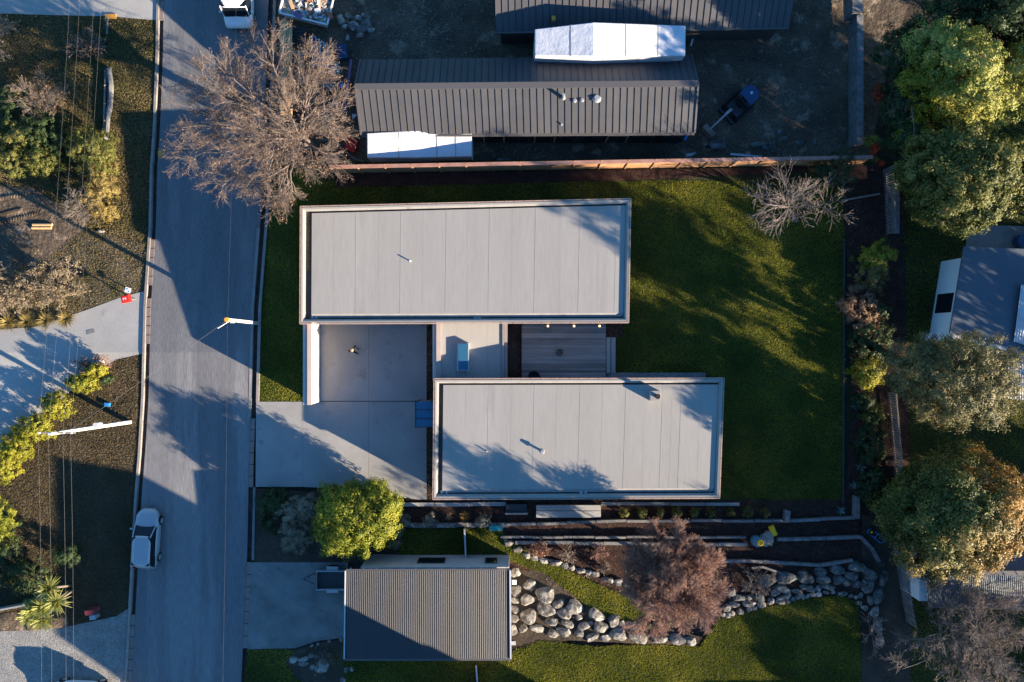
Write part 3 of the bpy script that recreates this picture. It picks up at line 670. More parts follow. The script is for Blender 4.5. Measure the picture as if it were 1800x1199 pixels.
# glazed doors and windows under the eaves (upper house towards the deck and courtyard)
def wall_x(root, ctr, q, side, items, zt):
    """items: (px0, px1, z0, z1, name) along the side facing -y ('S') or +y ('N')"""
    for px0, px1, z0, z1, nm in items:
        a = P(px0, 600, 1.5)[0]-ctr[0]; b = P(px1, 600, 1.5)[0]-ctr[0]
        y = (q[3][1]+q[2][1])/2+0.12 if side == 'S' else (q[0][1]+q[1][1])/2-0.12
        s = -1 if side == 'S' else 1
        f = MB(); f.box(a, a+0.05, y-0.02, y+0.03*s if s>0 else y+0.02, z0, z1) if False else None
        f.box(a, a+0.06, min(y, y+s*0.05), max(y, y+s*0.05), z0, z1); f.box(b-0.06, b, min(y, y+s*0.05), max(y, y+s*0.05), z0, z1)
        f.box(a+0.06, b-0.06, min(y, y+s*0.05), max(y, y+s*0.05), z1-0.06, z1); f.box(a+0.06, b-0.06, min(y, y+s*0.05), max(y, y+s*0.05), z0, z0+0.06)
        o = f.build(nm, M['darkmet'], root)
        MB().box(a+0.06, b-0.06, min(y+s*0.01, y+s*0.03), max(y+s*0.01, y+s*0.03), z0+0.06, z1-0.06).build('pane', M['glass'], o)
wall_x(hu, cu, qu, 'S', [(930,1000,0.25,2.4,'glazed_door'), (1002,1060,0.25,2.4,'glazed_door'), (580,730,0.05,2.35,'garage_door')], ZU)
wall_x(hl, cl_, ql, 'N', [(930,1050,0.25,2.4,'glazed_door'), (1090,1200,0.9,2.3,'window')], ZL)
wall_x(hl, cl_, ql, 'S', [(800,870,0.9,2.3,'window'), (950,1050,0.25,2.4,'glazed_door'), (1120,1220,0.9,2.3,'window')], ZL)
# three lit wall lamps above the deck
for i, (px, lab) in enumerate(((963,'lit wall lamp over the deck, leftmost of three'), (1009,'lit wall lamp over the deck, middle of three'), (1054,'lit wall lamp over the deck, rightmost of three'))):
    x, y, z = P(px, 573.0, 2.35); e = E('wall_lamp', (x, y, 2.25), lab, 'lamp', 'lit lamps above the deck')
    MB().box(-0.05, 0.05, 0.0, 0.36, -0.02, 0.03).build('bracket', M['darkmet'], e)
    MB().tube((0,0,-0.02), (0,0,-0.1), 0.11, 0.13, 16).build('shade', M['darkmet'], e)
    mb = MB(); mb.loft([[(r_*math.cos(2*math.pi*k/12), r_*math.sin(2*math.pi*k/12), zz) for k in range(12)] for r_, zz in ((0.02,-0.0),(0.05,0.03),(0.06,0.06),(0.045,0.09),(0.015,0.11))]); mb.build('bulb', M['lamp'], e, smooth=True)
    ld = bpy.data.lights.new('lamp_light', 'POINT'); ld.energy = 2.2; ld.color = (1, 0.6, 0.28); ld.shadow_soft_size = 0.08
    lo_ = bpy.data.objects.new('lamp_light', ld); link(lo_, e); lo_.location = (0, -0.05, 0.3)

# link building
def W(px, py, z, ctr): x, y, _ = P(px, py, z); return (x-ctr[0], y-ctr[1], z)
lc = P(830, 618, 0); lk_ = E('link_building', lc, 'low pale link between the two flat-roofed houses with a skylight', 'building')
zl0, zl1 = 2.1, 1.62
bot = [W(775,668,1.5,lc), W(884,668,1.5,lc), W(884,566,1.5,lc), W(775,566,1.5,lc)]
top = [W(775,668,zl0,lc), W(884,668,zl1,lc), W(884,566,zl1,lc), W(775,566,zl0,lc)]
wl = [(x*1.0, y*1.0, -0.1) for x, y, z in bot]
MB().prism([(b[0], b[1], -0.1) for b in bot], [(b[0], b[1], 1.4) for b in bot]).build('wall', M['clad'], lk_)
ns = 4
for i in range(ns):
    a, b = i/ns+0.0006, (i+1)/ns-0.0006
    L_ = lambda p, q_, t: tuple(p[k]+(q_[k]-p[k])*t for k in range(3))
    t4 = [L_(top[0],top[1],a), L_(top[0],top[1],b), L_(top[3],top[2],b), L_(top[3],top[2],a)]
    MB().prism([(x, y, 1.42) for x, y, z in t4], t4).build('roof_sheet', M['memb'], lk_)
# capped edge walls (ridge profile)
def ridge_wall(root, ctr, px0, px1, pxm, py0, py1, z, z_b, m_wall, m_cap, slope=0.10):
    x0 = W(px0,600,z,ctr)[0]; x1 = W(px1,600,z,ctr)[0]; xm = W(pxm,600,z+slope*0.5,ctr)[0]
    ya = W(600,py0,z,ctr)[1]; yb = W(600,py1,z,ctr)[1]
    MB().box(x0+0.02, x1-0.02, min(ya,yb)+0.02, max(ya,yb)-0.02, z_b, z-0.05).build('wall', m_wall, root)
    lo__, hi = min(ya,yb), max(ya,yb)
    for nm, aa, bb, za, zb in (('cap_left', x0, xm-0.003, z-slope*1.2, z+slope*0.5), ('cap_right', xm+0.003, x1, z+slope*0.5, z)):
        MB().prism([(aa,lo__,z-0.16),(bb,lo__,z-0.16),(bb,hi,z-0.16),(aa,hi,z-0.16)], [(aa,lo__,za),(bb,lo__,zb),(bb,hi,zb),(aa,hi,za)]).build(nm, m_cap, root)
ridge_wall(lk_, lc, 760, 775, 767, 668, 566, 2.3, -0.1, M['wallp'], M['capbr'])
MB().box(W(883,0,1.7,lc)[0], W(886,0,1.7,lc)[0], W(0,668,1.7,lc)[1], W(0,566,1.7,lc)[1], 1.4, 1.72).build('parapet_cap', M['cap'], lk_)
MB().box(W(886.5,0,1.6,lc)[0], W(892,0,1.6,lc)[0], W(0,668,1.6,lc)[1], W(0,566,1.6,lc)[1], -0.1, 1.6).build('edge_gutter', M['capbr'], lk_)
# skylight
a = W(803,652,2.35,lc); b = W(824,603,2.35,lc)
sk = MB().box(a[0], b[0], a[1], b[1], 1.8, 2.3).build('skylight', M['met'], lk_, bevel=0.01)
MB().box(a[0]+0.10, b[0]-0.05, a[1]+0.06, b[1]-0.06, 2.302, 2.33).build('pane', M['skyl'], sk)
# wing wall
wc = P(548, 640, 0); ww = E('wing_wall', wc, 'tall pale plastered wall with brown cap between the front lawn and the courtyard', 'wall')
ridge_wall(ww, wc, 532, 547, 540, 712, 566, 2.6, -0.1, M['wallp'], M['capbr'])
# entry canopy
cc = P(745, 728, 0); cn = E('entry_canopy', cc, 'blue glass entry canopy of three panes beside the lower house', 'canopy')
for i in range(3):
    a = W(731.5, 750-i*15, 2.4, cc); b = W(762, 736.4-i*15, 2.4, cc)
    MB().box(a[0], b[0], a[1], b[1], 2.36, 2.4).build('pane', M['skyl'], cn)
a = W(730, 751.5, 2.4, cc); b = W(762, 704.5, 2.4, cc)
f = MB(); f.box(a[0]-0.02, a[0]+0.05, a[1], b[1], 2.3, 2.43)
for i in range(4):
    y = W(0, 751 - i*15.3, 2.4, cc)[1]; f.box(a[0]+0.05, b[0], y-0.02, y+0.02, 2.3, 2.43)
f.build('frame', M['darkmet'], cn)
f = MB()
for py in (749, 707): q_ = W(731.5, py, 2.3, cc); f.box(q_[0]-0.03, q_[0]+0.03, q_[1]-0.03, q_[1]+0.03, 0.05, 2.3)
f.build('posts', M['darkmet'], cn)
sp = P(748, 706, 0); T(MB().box(-0.42,0.42,-0.09,0.09,0.0,0.25).build('entry_step', M['wallp']), 'small pale step beside the entry canopy', 'step').location = (sp[0], sp[1], 0.03)

# deck
dk = E('timber_deck', P(990, 617, 0), 'grey weathered timber deck between the two flat-roofed houses', 'deck'); dl = dk.location
nb = 25
for i in range(nb):
    ya = 667 - i*4.06; yb = ya - 3.45
    a = P(917 + random.uniform(0,0.3), ya, 0.3); b = P(1065, yb, 0.3)
    MB().box(a[0]-dl.x, b[0]-dl.x, a[1]-dl.y, b[1]-dl.y, 0.25, 0.29 + random.uniform(0, 0.006)).build('deck_board', M['deck'], dk)
a = P(918,667,0.2); b = P(1064,567,0.2); MB().box(a[0]-dl.x, b[0]-dl.x, a[1]-dl.y, b[1]-dl.y, 0.0, 0.23).build('deck_frame', M['timber_old'], dk)
st = E('deck_steps', P(1073, 625, 0), 'two pale concrete steps from the deck down to the lawn', 'steps')
for k, (x0, x1, zt) in enumerate(((1066,1073,0.24),(1074,1082,0.14))):
    a = P(x0,656,zt); b = P(x1,593,zt); L = st.location
    MB().box(a[0]-L.x, b[0]-L.x, a[1]-L.y, b[1]-L.y, -0.05, zt).build('tread', M['conc_lt'], st, bevel=0.01)
fb = E('fire_bowl', P(984,619,0.3), 'round dark steel fire bowl in the middle of the deck', 'fire pit')
MB().loft([[(r_*math.cos(2*math.pi*k/20), r_*math.sin(2*math.pi*k/20), z) for k in range(20)] for r_, z in ((0.12,0),(0.22,0.08),(0.24,0.12),(0.2,0.12),(0.1,0.05))]).build('bowl', mat('rusted_steel', (0.1,0.09,0.085), None, rough=0.9), fb)
cx, cy, _ = P(938, 662, 0.3); ch_ = E('round_chair', (cx, cy, 0.29), 'round dark outdoor chair half hidden under the lower roof edge', 'chair')
MB().loft([[(r_*math.cos(2*math.pi*k/20), r_*math.sin(2*math.pi*k/20), z) for k in range(20)] for r_, z in ((0.2,0.36),(0.36,0.4),(0.4,0.46),(0.36,0.46),(0.15,0.42))]).build('seat', M['darkmet'], ch_)
MB().loft([[(r_*math.cos(R(180*k/12+0)), r_*math.sin(R(180*k/12)), z) for k in range(13)] + [((r_-0.03)*math.cos(R(180-180*k/12)), (r_-0.03)*math.sin(R(180-180*k/12)), z) for k in range(13)] for r_, z in ((0.38,0.46),(0.43,0.85))]).build('backrest', M['darkmet'], ch_)
for sx, sy in ((1,1),(1,-1),(-1,1),(-1,-1)): MB().tube((0.24*sx,0.24*sy,0.4),(0.3*sx,0.3*sy,0),0.02,0.02,6).build('leg', M['darkmet'], ch_)

# ------------------------------------------------------------------ seamed metal roofs
def metal_slope(root, ctr, e0, e1, r1, r0, n, m, nm='roof_panel', rib=0.05, ribw=0.035):
    """e0->e1 eave, r0->r1 ridge (world 3d, relative to ctr already)"""
    e0, e1, r0, r1 = map(Vector, (e0, e1, r0, r1))
    nrm = (e1-e0).cross(r0-e0).normalized()
    if nrm.z < 0: nrm = -nrm
    ln = (e1-e0).length
    for i in range(n):
        a, b = i/n, (i+1)/n
        p0 = e0.lerp(e1, a); p1 = e0.lerp(e1, b); q1 = r0.lerp(r1, b); q0 = r0.lerp(r1, a)
        d = nrm*0.03; f = ribw/ln
        mb = MB(); s0 = e0.lerp(e1, a+f); t0 = r0.lerp(r1, a+f); f2 = e0.lerp(e1, b-0.001/1); t2 = r0.lerp(r1, b-0.001)
        mb.prism([s0-d, f2-d, t2-d, t0-d], [s0, f2, t2, t0])
        mb.prism([p0-d, s0-d, t0-d, q0-d], [p0+nrm*rib, s0+nrm*rib, t0+nrm*rib, q0+nrm*rib])
        mb.build(nm, m, root)
# house A
zb = -1.4
hc = P(925, 170, zb); hA = E('metal_roof_house', hc, 'long dark standing-seam gabled house beyond the timber fence', 'house')
ze, zr = 1.35, 3.4
TLe = W(634,105,ze,hc); TRe = W(1215,97,ze,hc); BLe = W(635,237,ze,hc); BRe = W(1221,233,ze,hc); RL = W(624,153,zr,hc); RRr = W(1227,147,zr,hc)
metal_slope(hA, hc, BLe, BRe, RRr, RL, 49, M['darkroof'])
metal_slope(hA, hc, TRe, TLe, RL, RRr, 49, M['darkroof'])
v = Vector(RRr)-Vector(RL); MB().bar(Vector(RL)+Vector((0,0,0.03)), Vector(RRr)+Vector((0,0,0.03)), 0.42, 0.06).build('ridge_cap', M['ridge'], hA)
for e0_, r_ in ((BLe, RL), (TLe, RL), (BRe, RRr), (TRe, RRr)): MB().bar(Vector(e0_)+Vector((0,0,0.02)), Vector(r_)+Vector((0,0,0.02)), 0.12, 0.14).build('barge_board', M['darkroof'], hA)
MB().bar(Vector(BLe)+Vector((0,-0.08,-0.08)), Vector(BRe)+Vector((0,-0.08,-0.08)), 0.13, 0.1).build('eave_gutter', M['ridge'], hA)
wb = [(BLe[0]+0.3,BLe[1]+0.12),(BRe[0]-0.3,BRe[1]+0.12),(TRe[0]-0.3,TRe[1]-0.35),(TLe[0]+0.3,TLe[1]-0.35)]
MB().prism([(x,y,zb-0.3) for x,y in wb], [(x,y,ze-0.12) for x,y in wb]).build('wall', M['clad'], hA)
# gable infill
for s, a_, b_, c_ in ((0.3, BLe, TLe, RL), (-0.3, BRe, TRe, RRr)):
    MB().prism([(a_[0]+s,a_[1],ze-0.1),(b_[0]+s,b_[1],ze-0.1),(c_[0]+s,c_[1],zr-0.1)],[(a_[0]+s*1.2,a_[1],ze-0.1),(b_[0]+s*1.2,b_[1],ze-0.1),(c_[0]+s*1.2,c_[1],zr-0.1)]).build('gable', M['clad'], hA)
# children of an Empty at z = zb : shift z of all children
for chd in hA.children: chd.location.z -= zb
for px in (868,912,958,1003,1040,1086,1130,1180):
    x = W(px,240,0.4,hc)[0]; o = MB().box(x-0.75, x+0.75, wb[0][1]-0.06, wb[0][1]-0.005, 0.3, 2.2).build('window', M['timber'] if px in (868,958,1086) else M['darkmet'], hA)
    MB().box(x-0.65, x+0.65, wb[0][1]-0.075, wb[0][1]-0.062, 0.4, 2.1).build('pane', M['glass'], o)
def onA(px, py):   # point on lit slope of house A
    t = (py-153)/(235-153); return ze + (zr-ze)*(1-t) + 0.0
for px, py, h, r, nm in ((990,172,0.7,0.11,'flue'),(1010,177,0.14,0.1,'roof_vent'),(1023,176,0.14,0.1,'roof_vent'),(1049,173,0.2,0.2,'roof_vent'),(987,219,0.22,0.06,'vent_pipe')):
    z = onA(px, py); x, y, _ = W(px, py, z, hc)
    o = MB().tube((x,y,z-zb-0.05),(x,y,z-zb+h),r,r*0.85,14).build(nm, M['met'], hA)
    MB().tube((x,y,z-zb-0.02),(x,y,z-zb+0.06),r*1.5,r*1.2,14).build('flashing', M['met'], o)
# house B at the top
hc2 = P(1130, 0, zb); hB = E('metal_roof_house', hc2, 'dark standing-seam roofed house cut off by the top edge', 'house')
e0 = W(872,55,1.5,hc2); e1 = W(1387,47,1.5,hc2); r0 = W(868,-75,3.9,hc2); r1 = W(1410,-83,3.9,hc2)
metal_slope(hB, hc2, e0, e1, r1, r0, 44, M['darkroof'])
yb_ = 2*r0[1]-e0[1]
metal_slope(hB, hc2, (e1[0],yb_,1.5), (e0[0],yb_,1.5), r0, r1, 22, M['darkroof'])
MB().bar(Vector(e0)+Vector((0,-0.07,-0.07)), Vector(e1)+Vector((0,-0.07,-0.07)), 0.13, 0.1).build('eave_gutter', M['ridge'], hB)
MB().prism([(e0[0]+.3,e0[1]+.35,zb-.2),(e1[0]-.3,e1[1]+.35,zb-.2),(e1[0]-.3,yb_-.3,zb-.2),(e0[0]+.3,yb_-.3,zb-.2)],[(e0[0]+.3,e0[1]+.35,1.35),(e1[0]-.3,e1[1]+.35,1.35),(e1[0]-.3,yb_-.3,1.35),(e0[0]+.3,yb_-.3,1.35)]).build('wall', M['clad'], hB)
for chd in hB.children: chd.location.z -= zb
x, y, _ = W(973,33,2.0,hc2); o = MB().box(x-0.13,x+0.13,y-0.15,y+0.15,3.3,3.55).build('roof_vent', M['orange'], hB)
# white wrapped volumes
def white_box(label, st, zb_):
    """st: (px, py back, z back, py front, z front)"""
    c0 = P(st[1][0], st[1][1], zb_); root = E('wrapped_roof', c0, label, 'roof'); rings = []
    for px, pyb, zbk, pyf, zfr in st:
        f = W(px, pyf, zfr, c0); b = W(px, pyb, zbk, c0); x = (f[0]+b[0])/2
        rings.append([(x, f[1], 0), (x, f[1], zfr-zb_), (x, b[1], zbk-zb_), (x, b[1], 0)])
    MB().loft(rings).build('wrapped_body', M['white'], root, bevel=0.05)
    for k, (ra, rb) in enumerate(zip(rings[:-1], rings[1:])):
        for t in ((.35,.7) if k else (.62,)):
            a, b = Vector(ra[1]).lerp(Vector(rb[1]), t), Vector(ra[2]).lerp(Vector(rb[2]), t)
            MB().bar(a+Vector((0,0,.0)), b+Vector((0,0,.0)), .05, .025).build('wrap_seam', M['cap'], root)
white_box('large white-wrapped link roof between the two dark metal roofs', [(940,51,2.9,98,2.8),(1043,39,3.4,99,3.3),(1205,45,2.9,98,2.8)], zb)
white_box('smaller white-wrapped roof beside the timber fence', [(645,234,1.6,277,1.5),(735,229,1.5,277,1.3),(829,230,1.05,275,0.95)], zb)
M['wseam'] = mat('wrap_seam', (0.6,0.62,0.65), None, rough=0.6)

# ------------------------------------------------------------------ timber fence
fe = E('timber_fence', P(1020, 300, 0), 'long new timber fence of horizontal boards along the building site', 'fence'); L = fe.location
def fx(px): return P(px, 300, 0)[0] - L.x
def fy(px): # base line y in world from pixel base line (590,305)->(1480,289)
    return P(px, 305 - (px-590)*16/890, 0)[1] - L.y
posts = list(range(592, 1545, 46))
for a_, b_ in zip(posts[:-1], posts[1:]):
    xa, xb, ya, yb2 = fx(a_), fx(b_), fy(a_), fy(b_)
    for k in range(7):
        z = 0.05 + k*0.27; j = random.uniform(-0.01, 0.01)
        MB().prism([(xa+0.02,ya+j,z),(xb-0.02,yb2+j,z),(xb-0.02,yb2+0.03+j,z),(xa+0.02,ya+0.03+j,z)],[(xa+0.02,ya+j,z+0.255),(xb-0.02,yb2+j,z+0.255),(xb-0.02,yb2+0.03+j,z+0.255),(xa+0.02,ya+0.03+j,z+0.255)]).build('fence_board', M['fence'], fe)
    MB().box(xa-0.05, xa+0.05, ya+0.04, ya+0.14, -1.3, 2.0).build('post', M['fence'], fe)
    MB().box(xa-0.045, xa+0.045, ya-0.07, ya-0.012, 0.0, 1.98).build('batten', M['fence'], fe)
    z = 1.945; MB().prism([(xa+.004,ya-0.09,z),(xb-.004,yb2-0.09,z),(xb-.004,yb2+0.15,z),(xa+.004,ya+0.15,z)],[(xa+.004,ya-0.09,z+0.04),(xb-.004,yb2-0.09,z+0.04),(xb-.004,yb2+0.15,z+0.04),(xa+.004,ya+0.15,z+0.04)]).build('capping', M['fence_cap'], fe)
a_ = (fx(592), fy(592)); b_ = (fx(1540), fy(1540))
MB().prism([(a_[0],a_[1]+0.15,-1.8),(b_[0],b_[1]+0.15,-1.8),(b_[0],b_[1]+0.3,-1.8),(a_[0],a_[1]+0.3,-1.8)],[(a_[0],a_[1]+0.15,-0.05),(b_[0],b_[1]+0.15,-0.05),(b_[0],b_[1]+0.3,-0.05),(a_[0],a_[1]+0.3,-0.05)]).build('retaining_board', M['timber_old'], fe)

# ------------------------------------------------------------------ garage (corrugated)
def corrugated(root, q, n, m, name='roof_sheets', amp=0.016, seg=4):
    """q: TL TR BR BL 3d; ribs run TL->BL. Split into sheets."""
    q = [Vector(v) for v in q]; per = 8; k = 0
    while k < n:
        k2 = min(n, k+per); mb = MB(); ring0 = []; ring1 = []
        for i in range(k*seg, k2*seg+1):
            t = i/(n*seg); z = amp*math.cos(2*math.pi*i/seg)
            ring0.append(q[0].lerp(q[1], t)+Vector((0,0,z))); ring1.append(q[3].lerp(q[2], t)+Vector((0,0,z)))
        nn = len(ring0); mb.add(ring0+ring1, [(i, i+1, nn+i+1, nn+i) for i in range(nn-1)])
        o = mb.build('roof_sheet', m, root); o.location.z += 0.003*((k//per) % 2)
        k = k2
gc = P(752, 1080, 0); ga = E('garage', gc, 'garage with grey corrugated roof at the bottom beside the boulders', 'garage')
zg1, zg0 = 3.5, 3.25
q4 = [W(608,1003,zg1,gc), W(896,1002,zg1,gc), W(897,1158,zg0,gc), W(606,1158,zg0,gc)]
corrugated(ga, q4, 88, M['corr'])
MB().bar(Vector(q4[0])+Vector((-0.03,0,0)), Vector(q4[3])+Vector((-0.03,0,0)), 0.07, 0.14).build('barge_board', M['corr_lt'], ga); mb = MB(); mb.bar(Vector(q4[1])+Vector((0.03,0,0)), Vector(q4[2])+Vector((0.03,0,0)), 0.1, 0.14)
mb.build('barge_board', M['corr_lt'], ga); MB().bar(Vector(q4[3])+Vector((0,-0.07,-0.05)), Vector(q4[2])+Vector((0,-0.07,-0.05)), 0.12, 0.1).build('eave_gutter', M['ridge'], ga)
MB().bar(Vector(q4[0])+Vector((0,0.05,-0.04)), Vector(q4[1])+Vector((0,0.05,-0.04)), 0.08, 0.1).build('top_gutter', M['ridge'], ga)
wx0 = W(640,0,0,gc)[0]; wx1 = W(897,0,0,gc)[0]; wyt = W(0,975,0,gc)[1]-0.1
MB().box(q4[0][0]+0.9, q4[1][0]-0.05, q4[3][1]+0.3, q4[0][1]+0.12, -0.1, 3.12).build('wall', M['wallp'], ga)
for i in range(13):
    x = q4[0][0]+0.3+i*(q4[1][0]-q4[0][0]-0.5)/12
    MB().box(x-0.03, x+0.03, q4[0][1]+0.02, q4[0][1]+0.15, 3.36, 3.46).build('gutter_bracket', M['whitep'], ga)
for px0, px1, nm in ((735,783,'window'),(853,874,'window')):
    xa = W(px0,0,1.5,gc)[0]; xb = W(px1,0,1.5,gc)[0]; y = q4[0][1]+0.12
    o = MB().box(xa,xb,y,y+0.05,1.0,2.3).build(nm, M['darkmet'], ga); MB().box(xa+.06,xb-.06,y+0.052,y+0.06,1.06,2.24).build('pane', M['glass'], o)
# divider rail fence through the garage plot
for (p0, p1, lab) in (((818,924),(821,992),'thin dark divider rail between grass strips above the garage'), ((838,1160),(842,1215),'thin dark divider rail below the garage')):
    a_ = P(*p0,0); b_ = P(*p1,0); c_ = Vector(((a_[0]+b_[0])/2,(a_[1]+b_[1])/2,0)); o = E('divider_fence', c_, lab, 'fence')
    MB().bar(Vector((a_[0],a_[1],1.0))-c_, Vector((b_[0],b_[1],1.0))-c_, 0.1, 0.06).build('top_rail', M['corr_lt'], o)
    MB().bar(Vector((a_[0],a_[1],0.5))-c_, Vector((b_[0],b_[1],0.5))-c_, 0.04, 0.9).build('panel', M['darkmet'], o)
# trailer
tc = P(582,1021,0); tr = E('trailer', tc, 'empty box trailer with drawbar parked under the garage roof edge', 'trailer')
x0,y0,_ = W(556,1037,0.75,tc); x1,y1,_ = W(611,1003,0.75,tc)
for nm, bx in (('side_wall',(x0,x1,y0,y0+.06)),('side_wall',(x0,x1,y1-.06,y1)),('end_wall',(x0,x0+.06,y0+.061,y1-.061)),('end_wall',(x1-.06,x1,y0+.061,y1-.061))): MB().box(*bx,0.5,0.85).build(nm, M['met'] if nm=='side_wall' else M['timber_old'], tr)
MB().box(x0+.06,x1-.06,y0+.06,y1-.06,0.46,0.52).build('bed', M['darkmet'], tr)
ym = (y0+y1)/2; MB().path([(x0,y0+.2,.45),(x0-1.0,ym,.42),(x0,y1-.2,.45)],0.035).build('drawbar', M['darkmet'], tr)
for ys_ in (y0-0.12, y1+0.12):
    o = MB().tube(((x0+x1)/2,ys_-.09,.3),((x0+x1)/2,ys_+.09,.3),.3,.3,18).build('wheel', M['black'], tr)
    MB().box((x0+x1)/2-.4,(x0+x1)/2+.4,ys_-.12,ys_+.12,.62,.65).build('mudguard', M['corr_lt'], o)

# ------------------------------------------------------------------ right neighbours
nc = P(1760, 520, 0); nr_ = E('blue_roof_house', nc, 'white house with blue-grey roof between the right-hand trees', 'house')
zt = 3.2
pl = [(1695,433),(1850,440),(1850,640),(1780,612),(1670,585)]
Wp = [W(*p, zt, nc) for p in pl]; Wp.reverse()
MB().prism([(x,y,zt-0.15) for x,y,z in Wp],[(x,y,zt) for x,y,z in Wp]).build('roof', M['bluroof'], nr_)
e0 = W(1690,440,zt,nc); e1 = W(1664,584,zt,nc)
wq = [W(1654,460,0,nc),W(1632,598,0,nc),W(1850,640,0,nc),W(1850,440,0,nc)]
MB().prism([(x,y,-0.1) for x,y,z in wq],[(x,y,zt-0.2) for x,y,z in wq]).build('wall', M['whitep'], nr_)
wa = Vector(wq[0]); wb2 = Vector(wq[1])
dn = (wb2-wa).normalized(); nn_ = Vector((dn.y,-dn.x,0)); nn_ = nn_ if nn_.x < 0 else -nn_
def wallwin(t0, t1, z0, z1, nm):
    a = wa.lerp(wb2,t0); b = wa.lerp(wb2,t1); o_=nn_*0.03
    o = MB().prism([(a.x,a.y,z0),(b.x,b.y,z0),(b.x+o_.x,b.y+o_.y,z0),(a.x+o_.x,a.y+o_.y,z0)],[(a.x,a.y,z1),(b.x,b.y,z1),(b.x+o_.x,b.y+o_.y,z1),(a.x+o_.x,a.y+o_.y,z1)]).build(nm, M['glass'], nr_)
wallwin(0.42,0.66,0.3,2.3,'glazed_door')
a_ = W(1664,596,1.0,nc); MB().box(a_[0]-1.3,a_[0]-0.2,a_[1]-0.1,a_[1]+0.4,0,1.0).build('porch_wall', M['whitep'], nr_)
q4 = [W(1772,612,2.6,nc),W(1880,640,2.6,nc),W(1880,715,2.4,nc),W(1772,700,2.4,nc)]; corrugated(nr_, q4, 26, M['corr_lt'])
q4 = [W(1795,500,3.5,nc),W(1900,520,3.5,nc),W(1900,640,3.35,nc),W(1782,600,3.35,nc)]; corrugated(nr_, q4, 26, M['corr_lt'])
pv = sheet('stone_patio', [(1700,395),(1850,400),(1850,440),(1695,440)], 0.12, M['conc_old'], z0=0.0)
T(MB().tube((0,0,0),(0,0,0.7),0.45,0.45,24).build('water_tank', M['excav']), 'round dark blue tub on the patio by the blue roof', 'tub').location = P(1790,425,0.12)
nc = P(1720, 1000, 0); n2 = E('corrugated_roof_house', nc, 'blue-grey corrugated gabled house behind the orange tree', 'house')
rl = W(1625,1007,4.0,nc); rr2 = W(1900,1007,4.0,nc)
el = W(1632,1068,2.7,nc); er = W(1900,1075,2.7,nc); tl = W(1650,930,2.7,nc); tr2 = W(1900,925,2.7,nc)
corrugated(n2, [rl, rr2, er, el], 80, M['bluroof'], amp=0.02); corrugated(n2, [tl, tr2, rr2, rl], 80, M['bluroof'], amp=0.02)
MB().bar(Vector(rl)+Vector((0,0,.04)), Vector(rr2)+Vector((0,0,.04)), .3, .05).build('ridge_cap', M['ridge'], n2)
MB().box(rl[0]+.4, rr2[0], el[1]+.4, tl[1]-.4, -.1, 2.6).build('wall', M['whitep'], n2)

# side fences, walls on the right
def picket(label, pts, h, m, step=0.16, w_=0.09, lean=0, rails=2, name='picket_fence'):
    a = Vector(P(*pts[0],0)); b = Vector(P(*pts[1],0)); c_ = (a+b)/2; root = E(name, c_, label, 'fence')
    n = int((b-a).length/step); d = (b-a).normalized(); sd = Vector((-d.y,d.x,0))
    proto = None
    for i in range(n+1):
        p = a.lerp(b, i/n)-c_
        if proto is None: proto = MB().box(-w_/2,w_/2,-0.015,0.015,0,h).mesh('picket', m)
        o = bpy.data.objects.new('picket', proto); link(o, root); o.location = p; o.rotation_euler = (random.uniform(-.01,.01),0,math.atan2(d.y,d.x))
    for k in range(rails):
        z = h*(0.25+0.6*k/(max(1,rails-1))); MB().bar(a-c_+sd*0.035+Vector((0,0,z)), b-c_+sd*0.035+Vector((0,0,z)), 0.05, 0.08).build('rail', m, root)
    return root
picket('dark picket fence left of the grey-olive tree', ((1558,690),(1572,845)), 1.5, M['timber_old'])
picket('dark picket fence under the orange tree', ((1565,935),(1592,1090)), 1.5, M['sleeper'])
picket('dark trellis fence left of the dense olive tree', ((1552,300),(1556,412)), 1.6, M['sleeper'])
def longwall(name, label, pts, h, m, wd, z0=0.0, parts=None, gnd=None):
    a = Vector(P(*pts[0],z0)); b = Vector(P(*pts[1],z0)); c_ = (a+b)/2; root = E(name, c_, label, 'wall')
    n = parts or 1
    for i in range(n):
        MB().bar(a.lerp(b,(i+.003)/n)-c_+Vector((0,0,h/2)), a.lerp(b,(i+.997)/n)-c_+Vector((0,0,h/2)), wd, h).build('block' if n>1 else 'wall_body', m, root)
    return root
longwall('retaining_wall', 'long grey retaining wall beside the building site', ((1497,40),(1497,262)), 1.4, M['sleeper'], 0.45, -1.3, 14)
longwall('crate_stack', 'grey pallet stack at the head of the retaining wall', ((1491,-8),(1492,38)), 1.5, M['sleeper'], 0.75, -1.3, 8)
longwall('paved_ledge', 'grey paved ledge between the trellis and the olive tree', ((1570,318),(1570,412)), 0.5, M['sleeper'], 0.4, 0, 6)
longwall('garden_edging', 'dark lawn edging along the east border', ((1483,420),(1481,885)), 0.15, M['darkmet'], 0.1)
longwall('low_sleeper_wall', 'short pale sleeper post wall at the border corner', ((1500,870),(1500,908)), 0.7, M['sleeper'], 0.3, 0, 3)
longwall('plank', 'long loose timber plank lying in the dark corner by the bare tree', ((1478,353),(1546,341)), 0.1, M['timber_old'], 0.12, 0.15)

